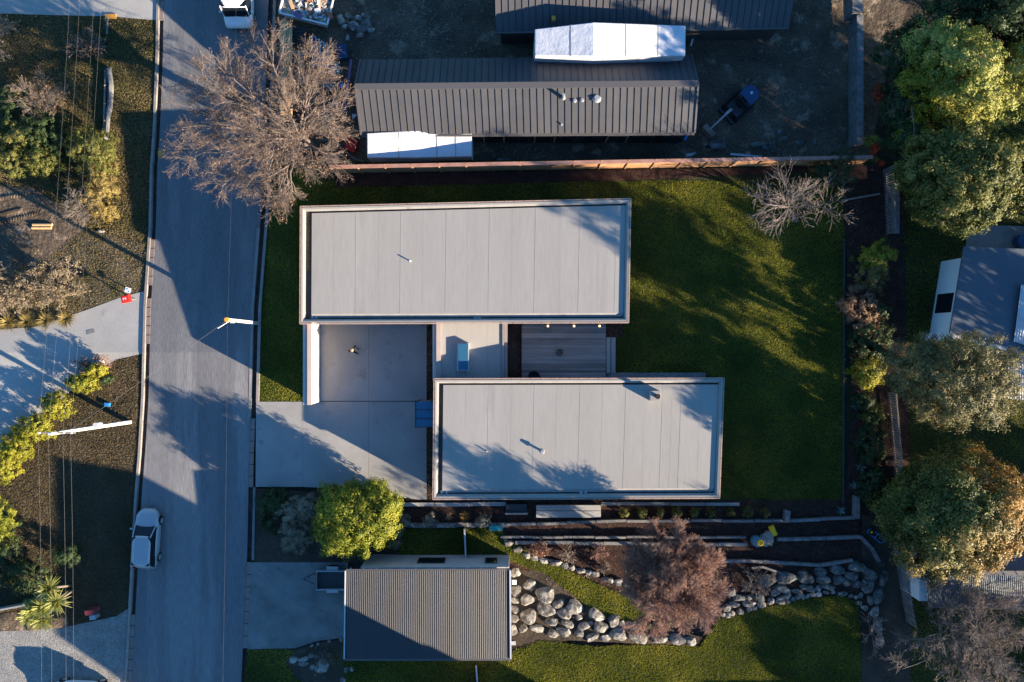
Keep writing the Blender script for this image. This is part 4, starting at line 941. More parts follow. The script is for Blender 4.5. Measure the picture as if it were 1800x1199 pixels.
# terrace sleepers
def sleepers(label, pts, h=0.25, wd=0.18, seg=55, m=None, z0=0.05, name='sleeper_edging'):
    c_ = Vector(P(*pts[0], 0)); root = E(name, c_, label, 'edging')
    for p, q_ in zip(pts[:-1], pts[1:]):
        a = Vector(P(*p, z0)); b = Vector(P(*q_, z0)); n = max(1, int(round((b-a).length*25/seg)))
        for i in range(n):
            j = Vector((0, random.uniform(-.03,.03), random.uniform(-.02,.02)))
            MB().bar(a.lerp(b,(i+.01)/n)-c_+Vector((0,0,h/2))+j, a.lerp(b,(i+.99)/n)-c_+Vector((0,0,h/2))+j, wd, h).build('sleeper', m or M['sleeper'], root)
    return root
sleepers('long sleeper edging below the row of small round shrubs', ((890,921),(1100,914),(1380,914),(1500,909)), 0.35)
sleepers('pale sleeper edging at the top of the terraces', ((880,943),(1100,943),(1310,943)), 0.25, 0.15)
sleepers('second pale sleeper edging above the dead shrubs', ((905,952),(1010,953),(1110,954),(1312,956)), 0.3, 0.22)
sleepers('sleeper edging running right from the barrels to the corner', ((1364,946),(1450,945),(1510,942),(1532,965),(1543,985)), 0.3, 0.22, 30)
sleepers('low crooked sleeper edging above the mossy stone wall', ((1252,985),(1310,984),(1370,988),(1440,992),(1497,983)), 0.3, 0.2, 40)
sleepers('short loose sleepers left of the mossy stones', ((1320,998),(1342,996),(1372,1006)), 0.2, 0.14, 30)
sleepers('narrow concrete strip below the lower house', ((1056,886),(1300,886)), 0.06, 0.22, 60, M['conc'])
sleepers('pale path strip with slat shadows left of the garden bench', ((700,887),(890,886)), 0.07, 0.26, 60, M['conc_lt'], 0.06)
sleepers('stone edging under the left shrubs of the garage lawn', ((700,921),(760,922),(890,921)), 0.3, 0.3, 22, M['rock'])
# bench slabs
bc = P(999,899,0); be = E('concrete_platform', bc, 'pale concrete platform of two slabs below the lower house', 'platform')
for ya,yb3 in ((910,898.2),(897.4,888)):
    a = W(942.5,ya,.3,bc); b = W(1056,yb3,.3,bc); MB().box(a[0],b[0],a[1],b[1],0,0.3).build('slab', M['conc_lt'], be, bevel=.01)
wbx = E('woodshed_frame', P(907,893,0), 'dark frame with pale rail left of the concrete platform', 'frame')
L = wbx.location
MB().box(-0.75,0.8,-0.35,-0.25,0.0,0.5).build('rail', M['conc_lt'], wbx); MB().box(-0.7,0.75,-0.2,0.35,0.0,0.35).build('box', M['darkmet'], wbx)

# ------------------------------------------------------------------ rocks
def rock_meshes(n, m, seed, sub=2):
    out = []
    for k in range(n):
        bm = bmesh.new(); bmesh.ops.create_icosphere(bm, subdivisions=sub, radius=1.0); o = Vector((k*7.3+seed, k*3.1, seed))
        pl = [(Vector((random.gauss(0,1),random.gauss(0,1),random.gauss(0,1))).normalized(), random.uniform(0.55,0.85)) for _ in range(15)]
        for v in bm.verts:
            for nn, dd in pl:
                t = v.co.dot(nn)
                if t > dd: v.co -= nn*(t-dd)*0.9
            v.co *= 1 + 0.2*noise.noise(v.co*1.3+o) + 0.1*noise.noise(v.co*3.5+o)
            v.co.z *= 0.75
        me = bpy.data.meshes.new('boulder'); bm.to_mesh(me); bm.free(); me.materials.append(m)
        out.append(me)
    return out
RK = rock_meshes(7, M['rock'], 1); RKD = rock_meshes(6, M['rock_dk'], 5)
def rockset(name, label, cat, ref, lst, meshes, part='boulder', sink=0.25, zb=0.0):
    c_ = Vector(P(*ref, zb)); root = E(name, c_, label, cat)
    for i, r_ in enumerate(lst):
        px, py, rx = r_[:3]; ry = r_[3] if len(r_) > 3 else rx*0.8; rot = r_[4] if len(r_) > 4 else random.uniform(-20,20)
        rz = (rx+ry)/50*0.75; x, y, _ = P(px, py, zb+rz*0.5)
        o = bpy.data.objects.new(part, random.choice(meshes)); link(o, root)
        o.location = (x-c_.x, y-c_.y, rz*(0.5-sink)+0.06); o.scale = (rx/25*1.16, ry/25*1.16, rz*1.3); o.rotation_euler = (0,0,R(rot)+random.choice((0,math.pi)))
    return root
big = [(906,1008,10,9),(907,1038,11,11),(905,1055,8,6),(906,1071,10,8),(904,1088,9,7),(902,1108,7,10),(932,1027,13,10),(927,1054,14,12),(958,1046,19,16,-20),(929,1084,16,15),(959,1073,18,11,-15),(982,1061,12,9),(1011,1067,16,15,-40),
 (993,1080,16,11,-20),(1017,1085,8,7),(921,1105,10,7,40),(945,1104,14,7),(970,1094,13,8,-15),(999,1096,13,7,-20),(972,1113,11,8,-30),(992,1111,14,9),(1018,1114,10,8),(1027,1100,16,9,20),(1048,1082,18,12,-30),(1055,1103,15,13,-20),(1078,1090,12,12),
 (1041,1119,14,7),(1064,1121,10,7),(1086,1116,17,13,-15),(1093,1097,8,8),(1113,1101,14,9,-30),(1123,1119,20,11,-15),(1158,1123,19,10,-8),(1190,1125,16,9,-10),(1212,1127,14,8,-15)]
rockset('boulder_wall', 'pale boulder retaining wall running right from the garage', 'rock wall', (1000,1090), big, RK)
row = [(893,955,10,8),(911,966,9,6),(926,976,9,6,-20),(941,981,10,6,-15),(957,986,11,7,-10),(976,990,13,7,-5),(993,995,7,6),(1005,998,7,5),(1021,1003,10,5,-10),(1034,1006,7,4),(1047,1009,9,5,-10),(1069,1019,13,6,-15),(1088,1023,9,7),(1103,1030,11,6,-20)]
rockset('rock_edging', 'row of small pale rocks between the grass wedge and the dead shrubs', 'rock edging', (990,990), row, RK)
random.seed(11)
dkl = []
top_ = [(1282,1040,14,8),(1298,1051,12,7),(1330,1048,16,9),(1345,1022,18,12),(1380,1016,18,12),(1372,1034,14,9),(1416,1015,17,12),(1417,1031,14,6),(1443,1005,13,10),(1446,1018,13,9),(1472,1000,15,11),(1473,1019,11,9),(1497,1013,16,8),(1508,996,18,10),(1530,1011,16,12),(1526,1030,13,15),(1489,1025,9,8),(1507,1025,10,8),(1454,1031,14,7),(1552,1020,8,16),(1545,1045,9,16)]
dkl += top_
row_ = [(1290,1063,10,5),(1305,1052,7,6),(1317,1050,8,6),(1335,1051,11,7),(1363,1043,9,6),(1381,1038,11,6),(1403,1040,11,6),(1425,1037,11,5),(1438,1034,5,6),(1316,1062,13,7),(1338,1063,8,6),(1355,1056,7,7),(1380,1049,14,6),(1372,1058,9,6),(1383,1056,7,4),(1394,1053,6,5),(1402,1050,6,5),(1411,1049,4,5),(1419,1048,4,5),(1428,1045,7,4),(1439,1044,6,5),(1452,1041,6,3),(1464,1041,4,4),(1480,1044,9,4),(1495,1047,5,4),(1505,1050,5,4),(1300,1075,8,7),(1316,1070,6,6),(1326,1069,5,5),(1277,1069,9,7,30),(1270,1080,6,5),(1280,1082,6,5),(1287,1078,5,5),(1510,1060,6,5),(1520,1068,7,6),(1513,1047,4,6),(1530,1055,7,12,20),(1538,1075,8,14),(1544,1098,7,16),(1546,1125,8,14)]
rockset('stone_wall', 'mossy grey stone wall curving around the lower lawn', 'rock wall', (1400,1040), dkl, RKD, 'stone')
rockset('stone_edging', 'rows of small grey stones along the curved edge of the lower lawn', 'rock edging', (1380,1060), row_, RK, 'stone')
rockset('rock_group', 'dark rocks in the shaded bed left of the garage', 'rocks', (550,1160), [(516,1160,9,6),(535,1158,12,5),(547,1152,6,5),(566,1172,17,12,30),(550,1173,7,6),(549,1135,4,4),(557,1139,4,4),(560,1132,4,4),(579,1127,4,3),(609,1178,5,7),(618,1177,4,5),(554,1186,5,4),(570,1190,4,4),(603,1195,6,5),(600,1125,4,7),(533,1166,10,5)], RK)
rockset('rock_pile', 'heap of pale rocks beside the rubble skip', 'rocks', (625,40), [(600,38,9,6),(606,48,7,5),(612,28,8,6),(622,45,12,8),(636,50,11,8),(630,32,8,6),(645,40,9,7),(652,52,8,5),(611,66,4,7),(640,28,6,5),(598,30,6,5),(633,62,9,5)], RK, zb=-1.6)
T(MB().box(-0.1,0.1,-0.1,0.1,-0.3,-0.28).build('soil_patch', M['soil']), kind='structure').location = P(620,45,-1.6)
ro = rockset('garden_rock', 'single pale flat rock by the grey bare bush on the left', 'rock', (178,407), [(0,0,1,1)], RK); 
x, y, z = G(178,407); ro.location = (x,y,z); ro.children[0].location = (0,0,0.05); ro.children[0].scale = (0.33,0.17,0.15); ro.children[0].rotation_euler = (0,0,-0.2)

# ------------------------------------------------------------------ vehicles
def hatch(name, label, base, L, Wd, Ht, paint, heading, kind='hatch'):
    """local +y is the front"""
    root = E(name, base, label, 'car' if kind == 'hatch' else 'van', rz=heading)
    h = L/2; w2 = Wd/2
    if kind == 'hatch':
        st = [(-h,0.42,0.62,.66),(-h+.06,.34,.84,.82),(-h+.35,.27,.93,.94),(-h+.9,.22,.97,.98),(0,.2,.96,1.0),(h-1.35,.2,.93,1.0),(h-1.1,.22,.91,.99),(h-.75,.25,.86,.96),(h-.4,.28,.79,.88),(h-.18,.31,.71,.76),(h-.04,.36,.62,.6),(h+.02,.42,.56,.42)]
    else:
        st = [(-h,0.5,0.9,.9),(-h+.05,.35,1.1,.96),(-h+.4,.3,1.15,1.0),(0,.28,1.15,1.0),(h-1.1,.28,1.15,1.0),(h-.95,.28,1.12,1.0),(h-.6,.3,1.02,.98),(h-.25,.32,.92,.93),(h-.05,.35,.8,.87),(h,.45,.62,.8)]
    rings = []
    for y, zb_, zt_, wf in st:
        W_ = w2*wf
        rings.append([(-W_*.86,y,zb_),(-W_*.99,y,zb_+.08),(-W_,y,(zb_+zt_)/2),(-W_*.97,y,zt_-.12),(-W_*.86,y,zt_-.015),(-W_*.45,y,zt_+.03),(0,y,zt_+.04),(W_*.45,y,zt_+.03),(W_*.86,y,zt_-.015),(W_*.97,y,zt_-.12),(W_,y,(zb_+zt_)/2),(W_*.99,y,zb_+.08),(W_*.86,y,zb_)])
    MB().loft(rings).build('body', paint, root, smooth=True, sub=1)
    # greenhouse
    if kind == 'hatch': yb0, yb1, yt0, yt1, zb_, zt_ = -h+.12, h-1.0, -h+.38, h-1.75, .9, Ht; wb_, wt_ = w2*.9, w2*.70
    else: yb0, yb1, yt0, yt1, zb_, zt_ = -h+.05, h-.62, -h+.12, h-1.0, 1.1, Ht; wb_, wt_ = w2*.96, w2*.86
    MB().loft([[(-wb_,yb0,zb_-.05),(wb_,yb0,zb_-.05),(wb_*1.0,yb1-.15,zb_-.05),(wb_*.8,yb1,zb_-.05),(-wb_*.8,yb1,zb_-.05),(-wb_,yb1-.15,zb_-.05)],
               [(-wt_*1.02,yt0,zt_-.04),(wt_*1.02,yt0,zt_-.04),(wt_*1.02,yt1-.1,zt_-.04),(wt_*.85,yt1,zt_-.05),(-wt_*.85,yt1,zt_-.05),(-wt_*1.02,yt1-.1,zt_-.04)]]).build('glasshouse', M['glass'], root)
    # roof panel
    nx, ny = 6, 8; vs = []; 
    for j in range(ny+1):
        for i in range(nx+1):
            u = i/nx*2-1; v_ = j/ny; yy = (yt0-.06)+(yt1-yt0+.1)*v_; ww = wt_*1.06*(1-.10*max(0,v_-.8)*5*abs(u))
            vs.append((u*ww, yy+0.05*(1-u*u)*(1 if v_ > .5 else -.4), zt_+.02-.05*u*u-.06*(2*v_-1)**4))
    fs = [(j*(nx+1)+i, j*(nx+1)+i+1, (j+1)*(nx+1)+i+1, (j+1)*(nx+1)+i) for j in range(ny) for i in range(nx)]
    o = MB().add(vs, fs).build('roof', paint, root, smooth=True); so_ = o.modifiers.new('t','SOLIDIFY'); so_.thickness = .05; so_.offset = -1
    if kind == 'van':
        for i in range(7):
            x = -wt_*.8+i*wt_*1.6/6; MB().box(x-.03,x+.03,yt0+.1,yt1-.35,zt_-.02,zt_+.045).build('roof_rib', paint, o)
        MB().box(-.35,.25,yt1-.85,yt1-.7,zt_+.05,zt_+.2).build('roof_light', M['darkmet'], o)
    # pillars
    for s in (-1, 1):
        for (yb_, yt_), wd in (((yb1-.08, yt1-.03), .09), ((yb0+.02, yt0+.02), .22 if kind=='hatch' else .12), (((yb0+yb1)/2-.1,(yt0+yt1)/2), .07)):
            xb = wb_*(.97 if yb_ < yb1-.2 else .9); MB().bar((s*xb, yb_, zb_-.03), (s*wt_*1.0, yt_, zt_-.03), .05, wd).build('pillar', paint if wd > .08 else M['black'], root)
        mr = MB().loft([[(s*(w2*.93),yb1-.35,zb_+.02),(s*(w2*.93),yb1-.28,zb_+.02),(s*(w2*.93),yb1-.28,zb_+.1),(s*(w2*.93),yb1-.35,zb_+.1)],[(s*(w2+.16),yb1-.38,zb_),(s*(w2+.16),yb1-.26,zb_),(s*(w2+.16),yb1-.26,zb_+.14),(s*(w2+.16),yb1-.38,zb_+.14)]]).build('wing_mirror', paint, root, bevel=.02)
        for yw in (-h+.75, h-.82):
            wh = MB().tube((s*(w2-.2),yw,.31),(s*(w2+.005),yw,.31),.31,.31,22).build('wheel', M['black'], root, bevel=.02)
            rm = MB(); rm.tube((s*(w2-.01),yw,.31),(s*(w2+.018),yw,.31),.2,.19,18); rm.build('rim', M['met'], wh)
            MB().loft([[(s*(w2*.6),yw+.37*math.cos(a),.33+.37*math.sin(a)) for a in [R(k*15) for k in range(0,13)]],[(s*(w2*.985),yw+.37*math.cos(a),.33+.37*math.sin(a)) for a in [R(k*15) for k in range(0,13)]]],cap=False,closed=False).build('wheel_arch', M['black'], root)
        MB().box(min(s*w2*.62,s*w2*.9),max(s*w2*.62,s*w2*.9),-h-.01,-h+.10,.72,.86).build('tail_light', M['tail'], root, bevel=.02)
        MB().loft([[(s*w2*.86,h-.62,.7),(s*w2*.9,h-.5,.66),(s*w2*.72,h-.16,.6),(s*w2*.58,h-.1,.62)],[(s*w2*.84,h-.62,.79),(s*w2*.88,h-.5,.765),(s*w2*.7,h-.2,.705),(s*w2*.56,h-.14,.70)]]).build('headlight', M['met'], root, bevel=.015)
    MB().box(-w2*.8,w2*.8,-h-.04,-h+.08,.38,.56).build('rear_bumper', paint, root, bevel=.04)
    MB().box(-w2*.5,w2*.5,h-.1,h+.03,.34,.5).build('front_bumper', M['darkmet'] if kind=='van' else paint, root, bevel=.04)
    MB().box(-.25,.25,-h-.055,-h-.045,.6,.7).build('number_plate', M['whitep'], root)
    return root
x, y, z = P(262, 943, 0); hatch('parked_car', 'silver hatchback parked against the left kerb', (x+.12, y, 0), 4.1, 1.72, 1.45, M['silver'], R(-3))
x, y, z = G(424, -20); hatch('parked_van', 'white ribbed-roof van parked at the top of the road', (x+.05, y-.7, z), 4.8, 2.1, 1.95, M['whitep'], R(180), 'van')
x, y, z = P(150, 1222, 0); hatch('parked_car', 'white car roof just below the gravel driveway at the bottom edge', (x, y+.35, 0), 4.2, 1.75, 1.5, M['whitep'], R(88))

# ------------------------------------------------------------------ skip, site clutter
sc_ = Vector(P(546, 22, -1.55)); sk_ = E('skip_bin', sc_, 'white skip bin heaped with rubble at the top of the picture', 'skip', rz=R(-14))
hx, hy = 1.75, 0.95
def tray(root, hx, hy, z0, z1, fl, m, t=.06, nm='side_wall'):
    for s in (-1,1):
        MB().prism([(-hx*fl,s*hy*fl,z0),(hx*fl,s*hy*fl,z0),(hx*fl,s*(hy*fl-t),z0),(-hx*fl,s*(hy*fl-t),z0)] if s<0 else [(-hx*fl,s*(hy*fl-t),z0),(hx*fl,s*(hy*fl-t),z0),(hx*fl,s*hy*fl,z0),(-hx*fl,s*hy*fl,z0)],
                   [(-hx,s*hy,z1),(hx,s*hy,z1),(hx,s*(hy-t),z1),(-hx,s*(hy-t),z1)] if s<0 else [(-hx,s*(hy-t),z1),(hx,s*(hy-t),z1),(hx,s*hy,z1),(-hx,s*hy,z1)]).build(nm, m, root)
        MB().prism([(s*hx*fl,-hy*fl,z0),(s*(hx*fl-t),-hy*fl,z0),(s*(hx*fl-t),hy*fl,z0),(s*hx*fl,hy*fl,z0)],[(s*(hx-.002),-hy+.002,z1-.003),(s*(hx-t),-hy+.002,z1-.003),(s*(hx-t),hy-.002,z1-.003),(s*(hx-.002),hy-.002,z1-.003)]).build('end_wall', m, root)
    MB().box(-hx*fl+t,hx*fl-t,-hy*fl+t,hy*fl-t,z0,z0+.05).build('floor_plate', m, root)
tray(sk_, hx, hy, .1, 1.15, .86, M['whitep'])
for a_, b_ in (((-hx,-hy,1.17),(hx,-hy,1.17)),((-hx,hy,1.17),(hx,hy,1.17)),((-hx,-hy,1.17),(-hx,hy,1.17)),((hx,-hy,1.17),(hx,hy,1.17))): MB().bar(a_, b_, .1, .07).build('rim', M['whitep'], sk_)
def debris(n, hx, hy, z, mats, seed, smin=.08, smax=.3):
    rg = random.Random(seed); out = []
    for m in mats:
        mb = MB()
        for _ in range(n//len(mats)):
            c = Vector((rg.uniform(-hx,hx), rg.uniform(-hy,hy), 0)); c.z = z + .25*(1-(c.x/hx)**2)*(1-(c.y/hy)**2) + rg.uniform(-.12,.06)
            a = rg.uniform(0,6.28); l_ = rg.uniform(smin,smax); d = Vector((math.cos(a),math.sin(a),rg.uniform(-.5,.5)))*l_
            mb.bar(c-d, c+d, rg.uniform(.06,.22), rg.uniform(.03,.12))
        out.append((mb, m))
    return out
M['d1'] = mat('rubble_tan', (0.4,0.28,0.17), (0.5,0.38,0.26), 4); M['d2'] = mat('rubble_grey', (0.4,0.39,0.37), (0.5,0.49,0.47), 4); M['d3'] = mat('rubble_white', (0.62,0.62,0.62), None)
M['d4'] = mat('rubble_brown', (0.12,0.08,0.06), (0.2,0.13,0.09), 4); M['d5'] = mat('rubble_rust', (0.4,0.12,0.07), None); M['d6'] = mat('rubble_teal', (0.1,0.2,0.2), None)
for (mb, m), nm in zip(debris(420, 1.6, .8, .98, [M['d1'],M['d2'],M['d3'],M['d4'],M['d5'],M['d6'],M['d2']], 4), ('timber_rubble','concrete_rubble','plaster_rubble','dark_rubble','brick_rubble','plastic_rubble','stone_rubble')):
    o = mb.build(nm, m); o.location = sc_; o.rotation_euler = (0,0,R(-14)); T(o, f'{nm.split("_")[0]} scraps mixed in the load of the white skip', 'rubble', kind='stuff')
def loose(name, label, cat, px, py, sx, sy, h, m, rot, zb_=-1.55, z=0, group=None):
    x, y, _ = P(px, py, zb_+z+h); o = MB().box(-sx/50,sx/50,-sy/50,sy/50,0,h).build(name, m, bevel=.01); o.location = (x,y,zb_+z); o.rotation_euler = (0,0,R(rot)); return T(o, label, cat, group)
loose('board','lilac board lying on the skip load','board',523,26,17,9,.06,M['purple'],-35,-1.55,1.2)
loose('board','orange timber offcut on the left of the skip load','board',512,8,6,16,.07,M['timber'],20,-1.55,1.2)
loose('foam_block','white block on the middle of the skip load','block',558,18,10,8,.15,M['d3'],20,-1.55,1.2)
loose('metal_scrap','red metal scrap on the right of the skip load','scrap',580,27,12,8,.1,M['d5'],-60,-1.55,1.15)
# timber stacks
def stack(label, x0, x1, y0, y1, n, m, zb_, layers=3, name='timber_stack', k=1, cat='timber'):
    c_ = Vector(P((x0+x1)/2,(y0+y1)/2,zb_)); root = E(name, c_, label, cat)
    for l_ in range(layers):
        for i in range(n):
            z = .1+l_*.12; a = W(x0+(x1-x0)*i/n, y1+random.uniform(-3,3)*k, z+zb_, c_); b = W(x0+(x1-x0)*(i+.92)/n, y0+random.uniform(-4,4)*k, z+zb_, c_)
            MB().box(a[0],b[0],a[1],b[1],z,z+.11).build('beam', m, root)
    return root
stack('tall stack of orange new timber beams by the road', 494, 504, 40, 200, 3, M['timber'], -1.5, 12)
stack('shorter stack of orange new timber beams on the right of the pair', 505, 514, 50, 205, 3, M['timber'], -1.5, 11)
stack('single long grey plank left of the timber stacks', 491, 494, 42, 180, 1, M['sleeper'], -1.5, 3, 'plank')
cs = E('corrugated_sheets', P(526,62,-1.5), 'grey corrugated sheets beside the orange timber', 'metal sheets'); c_ = cs.location
for i in range(6):
    a = W(514,80-i*6,-1.0,c_); b = W(537,75-i*6,-1.0,c_); MB().box(a[0],b[0],a[1],b[1],.2+.02*i,.27+.02*i).build('sheet', M['corr'], cs)
gw = E('window_frames', P(562,85,-1.5), 'stack of pale blue window frames leaning by the bare tree', 'window frames'); c_ = gw.location
for i in range(4):
    a = W(546+i*8,112+i*2,-.6,c_); b = W(553+i*8,60+i*6,-.6,c_); fr = MB(); z = .5+.1*i
    fr.box(a[0],a[0]+.06,a[1],b[1],z,z+.06).box(b[0]-.06,b[0],a[1],b[1],z,z+.06).box(a[0]+.06,b[0]-.06,a[1],a[1]+.06,z,z+.06).box(a[0]+.06,b[0]-.06,b[1]-.06,b[1],z,z+.06)
    o = fr.build('frame', M['corr_lt'], gw); MB().box(a[0]+.06,b[0]-.06,a[1]+.06,b[1]-.06,z+.01,z+.03).build('pane', M['glass'], o)
loose('board','long purple board leaning beside the left gable','board',611,150,4,95,.1,M['purple'],-8,-1.5,.4)
loose('crate','red crate under the right side of the big bare tree','crate',617,255,20,22,.5,M['red'],-20)
loose('crate','small red crate above the other one under the bare tree','crate',600,240,16,14,.4,M['red'],5)
loose('metal_sheet','pale blue metal sheet under the bare tree','sheet',585,190,16,28,.1,M['corr_lt'],-10)
loose('metal_sheet','narrow lilac sheet left of the pale blue sheet','sheet',556,178,10,36,.12,M['ridge'],4)
loose('metal_sheet','white sheet just above the red crates','sheet',600,232,32,8,.1,M['corr_lt'],8)
loose('tarpaulin','blue tarpaulin heap left of the gable','tarpaulin',601,90,18,26,.35,M['excav'],10)
loose('concrete_slab','flat pale slab lying beside the fence in the site','slab',885,281,22,6,.15,M['sleeper'],0,-1.4)
stack('stack of grey boards between the orange timber and the window frames', 518, 536, 92, 150, 4, M['timber_old'], -1.5, 5)
stack('short stack of pale boards left of the red crates', 566, 590, 205, 240, 5, M['timber'], -1.5, 4)
stack('dark steel bars stacked beside the lilac sheet', 540, 549, 120, 230, 3, M['darkmet'], -1.5, 4, 'bar_stack', 1, 'metal bars')
loose('board','white board flat on the soil under the left gable','board',624,215,8,30,.12,M['d3'],6)
loose('crate','teal crate among the clutter left of the gable','crate',588,120,16,18,.4,M['teal'],12)
loose('tarpaulin','grey folded sheet above the pale boards','tarpaulin',578,150,22,14,.25,M['sleeper'],-18)
loose('blue_tub','small blue tub beside the window frames','tub',600,150,8,8,.2,M['blue'],10)
hs = E('drain_hose', G(590,250), 'long curved grey hose by the end of the fence', 'hose'); c_ = hs.location
MB().path([Vector(P(560,243,-1.1))-c_,Vector(P(590,250,-1.1))-c_,Vector(P(605,265,-1.1))-c_,Vector(P(622,279,-1.1))-c_,Vector(P(645,287,-1.1))-c_],.08,8).build('hose', M['sleeper'], hs)
for i,(px,py,lab) in enumerate(((1017,266,'pale square drain lid in the site trench'),)):
    loose('inspection_cover', lab, 'drain cover', px, py, 9, 9, .08, M['corr_lt'], 0, -1.4)
loose('pipe_offcut','short white pipe standing right of the wrapped roof','pipe',1217,72,3,17,.1,M['whitep'],-15,-1.4)
loose('downpipe','blue downpipe end at the corner of the dark roof','pipe',1207,239,5,16,.15,M['blue'],-30,-1.4,.6)
loose('plank','long pale blue plank lying against the right part of the fence','plank',1298,272,105,4,.1,M['corr_lt'],-5,-1.4)
loose('plank','grey scaffold plank right of the wheelbarrow','plank',1370,272,120,6,.08,M['timber_old'],-3,-1.42)
loose('plank','short teal-grey board left of the wheelbarrow','plank',1226,270,40,5,.08,M['corr_lt'],8,-1.4)
loose('concrete_slab','pale slab by the lower wall of the second dark roof','slab',1331,57,20,7,.1,M['sleeper'],10,-1.4)
rockset('rock_pile', 'flat shaded rocks beyond the fence near the digger', 'rocks', (1340,255), [(1330,255,16,7),(1352,258,14,7),(1375,245,9,6),(1405,252,12,6),(1433,254,8,5),(1366,232,10,5)], RKD, zb=-1.5)
# wheelbarrow
wbw = E('wheelbarrow', P(1258,257,-1.45), 'empty pale wheelbarrow below the digger bucket', 'wheelbarrow', rz=R(8))
MB().loft([[(x*.75,y*.7,.3) for x,y in ((-.55,0),(-.4,.25),(.2,.3),(.5,.28),(.5,-.28),(.2,-.3),(-.4,-.25))],[(x*1.1,y*1.15,.62) for x,y in ((-.55,0),(-.4,.25),(.2,.3),(.5,.28),(.5,-.28),(.2,-.3),(-.4,-.25))]],closed=True,cap=False).add([(x*.75,y*.7,.3) for x,y in ((-.55,0),(-.4,.25),(.2,.3),(.5,.28),(.5,-.28),(.2,-.3),(-.4,-.25))],[(0,1,2,3,4,5,6)]).build('tray', M['sleeper'], wbw)
MB().tube((-.6,-.05,.2),(-.6,.05,.2),.2,.2,14).build('wheel', M['black'], wbw)
for s in (-1,1): MB().tube((-.6,.08*s,.2),(1.0,.28*s,.5),.02,.02,6).build('handle', M['darkmet'], wbw)
# mini digger
dg = E('mini_digger', P(1296,188,-1.45), 'dark blue mini digger with its arm reaching to the lower left', 'digger', rz=R(42))
# local +x points from bucket to cab (up-right)
for s in (-1,1):
    MB().loft([[(x,s*.62-.16,z) for x,z in ((-.85,.0),(-.95,.2),(-.8,.4),(.8,.4),(.95,.2),(.85,0))],[(x,s*.62+.16,z) for x,z in ((-.85,.0),(-.95,.2),(-.8,.4),(.8,.4),(.95,.2),(.85,0))]]).build('track', M['black'], dg)
MB().box(-.8,.9,-.55,.55,.42,.6).build('deck_plate', M['darkmet'], dg, bevel=.05)
MB().loft([[(x,y,.6) for x,y in ((.1,-.6),(.8,-.6),(1.05,-.3),(1.05,.3),(.8,.6),(.1,.6))],[(x,y,1.2) for x,y in ((.1,-.58),(.75,-.55),(.98,-.28),(.98,.28),(.75,.55),(.1,.58))]]).build('engine_cover', M['darkmet'], dg, bevel=.05)
MB().loft([[(x,y,2.2) for x,y in ((-.15,-.62),(.55,-.62),(.9,-.35),(.95,.2),(.8,.5),(.4,.62),(-.15,.55))],[(x*.97,y*.97,2.28) for x,y in ((-.15,-.62),(.55,-.62),(.9,-.35),(.95,.2),(.8,.5),(.4,.62),(-.15,.55))]]).build('canopy', M['excav'], dg, bevel=.03)
MB().tube((.45,-.0,2.28),(.45,-.0,2.3),.1,.1,16).build('canopy_badge', M['corr_lt'], dg)
for x, y in ((-.1,-.5),(-.1,.48),(.7,-.42),(.75,.38)): MB().tube((x,y,.6),(x,y,2.2),.03,.03,6).build('canopy_post', M['darkmet'], dg)
MB().box(-.2,.25,-.25,.25,.6,1.0).box(.15,.28,-.25,.25,1.0,1.5).build('driver_seat', M['black'], dg, bevel=.04)
MB().bar((-.75,.1,.7),(-1.6,.1,1.7),.14,.2).build('boom', M['corr_lt'], dg); MB().bar((-1.55,.1,1.7),(-2.7,.1,.55),.12,.17).build('dipper_arm', M['corr_lt'], dg)
MB().tube((-.8,.2,1.0),(-1.5,.2,1.55),.04,.04,8).build('ram', M['met'], dg)
MB().loft([[(-2.65,-.4,.6),(-2.65,.6,.6),(-3.0,.6,.5),(-3.0,-.4,.5)],[(-2.6,-.4,.1),(-2.6,.6,.1),(-3.15,.6,.05),(-3.15,-.4,.05)]]).build('bucket', M['timber_old'], dg)
MB().box(-1.25,-1.1,-.7,.75,.05,.4).build('dozer_blade', M['darkmet'], dg)

# ------------------------------------------------------------------ poles and wires
def pole(name, label, pb, pt, ztop, zb_, r0, r1):
    b = Vector((*P(*pb, zb_)[:2], zb_)); root = E(name, b, label, 'pole'); t = Vector(P(*pt, ztop))
    o = MB().prism([(-r0,-r0*.7,-.1),(r0,-r0*.7,-.1),(r0,r0*.7,-.1),(-r0,r0*.7,-.1)], [Vector((t.x-b.x+sx*r1, t.y-b.y+sy*r1*.7, t.z-b.z)) for sx,sy in ((-1,-1),(1,-1),(1,1),(-1,1))]).build('pole_shaft', M['cpole'], root, bevel=.02)
    return root, b, t
g1 = G(228,742)[2]
p1, b1, t1 = pole('power_pole', 'tall white concrete power pole leaning over the left lawn', (228,742), (87,763), 9.5, g1, .17, .12)
MB().bar(Vector((-1.0,.0,8.9))+Vector((t1.x-b1.x,t1.y-b1.y,0)), Vector((1.15,0,8.9))+Vector((t1.x-b1.x,t1.y-b1.y,0)), .1, .1).build('crossarm', M['timber_old'], p1)
ins = []
for dx in (-.9,-.3,.55,1.0):
    c_ = Vector((t1.x-b1.x+dx, t1.y-b1.y, 8.95)); MB().tube(c_, c_+Vector((0,0,.16)), .05, .035, 8).build('insulator', M['whitep'], p1); ins.append(b1+c_+Vector((0,0,.16)))
MB().tube((t1.x-b1.x+.9,t1.y-b1.y+.15,5.6),(t1.x-b1.x+.9,t1.y-b1.y+.15,6.2),.16,.16,12).build('junction_box', M['corr_lt'], p1)
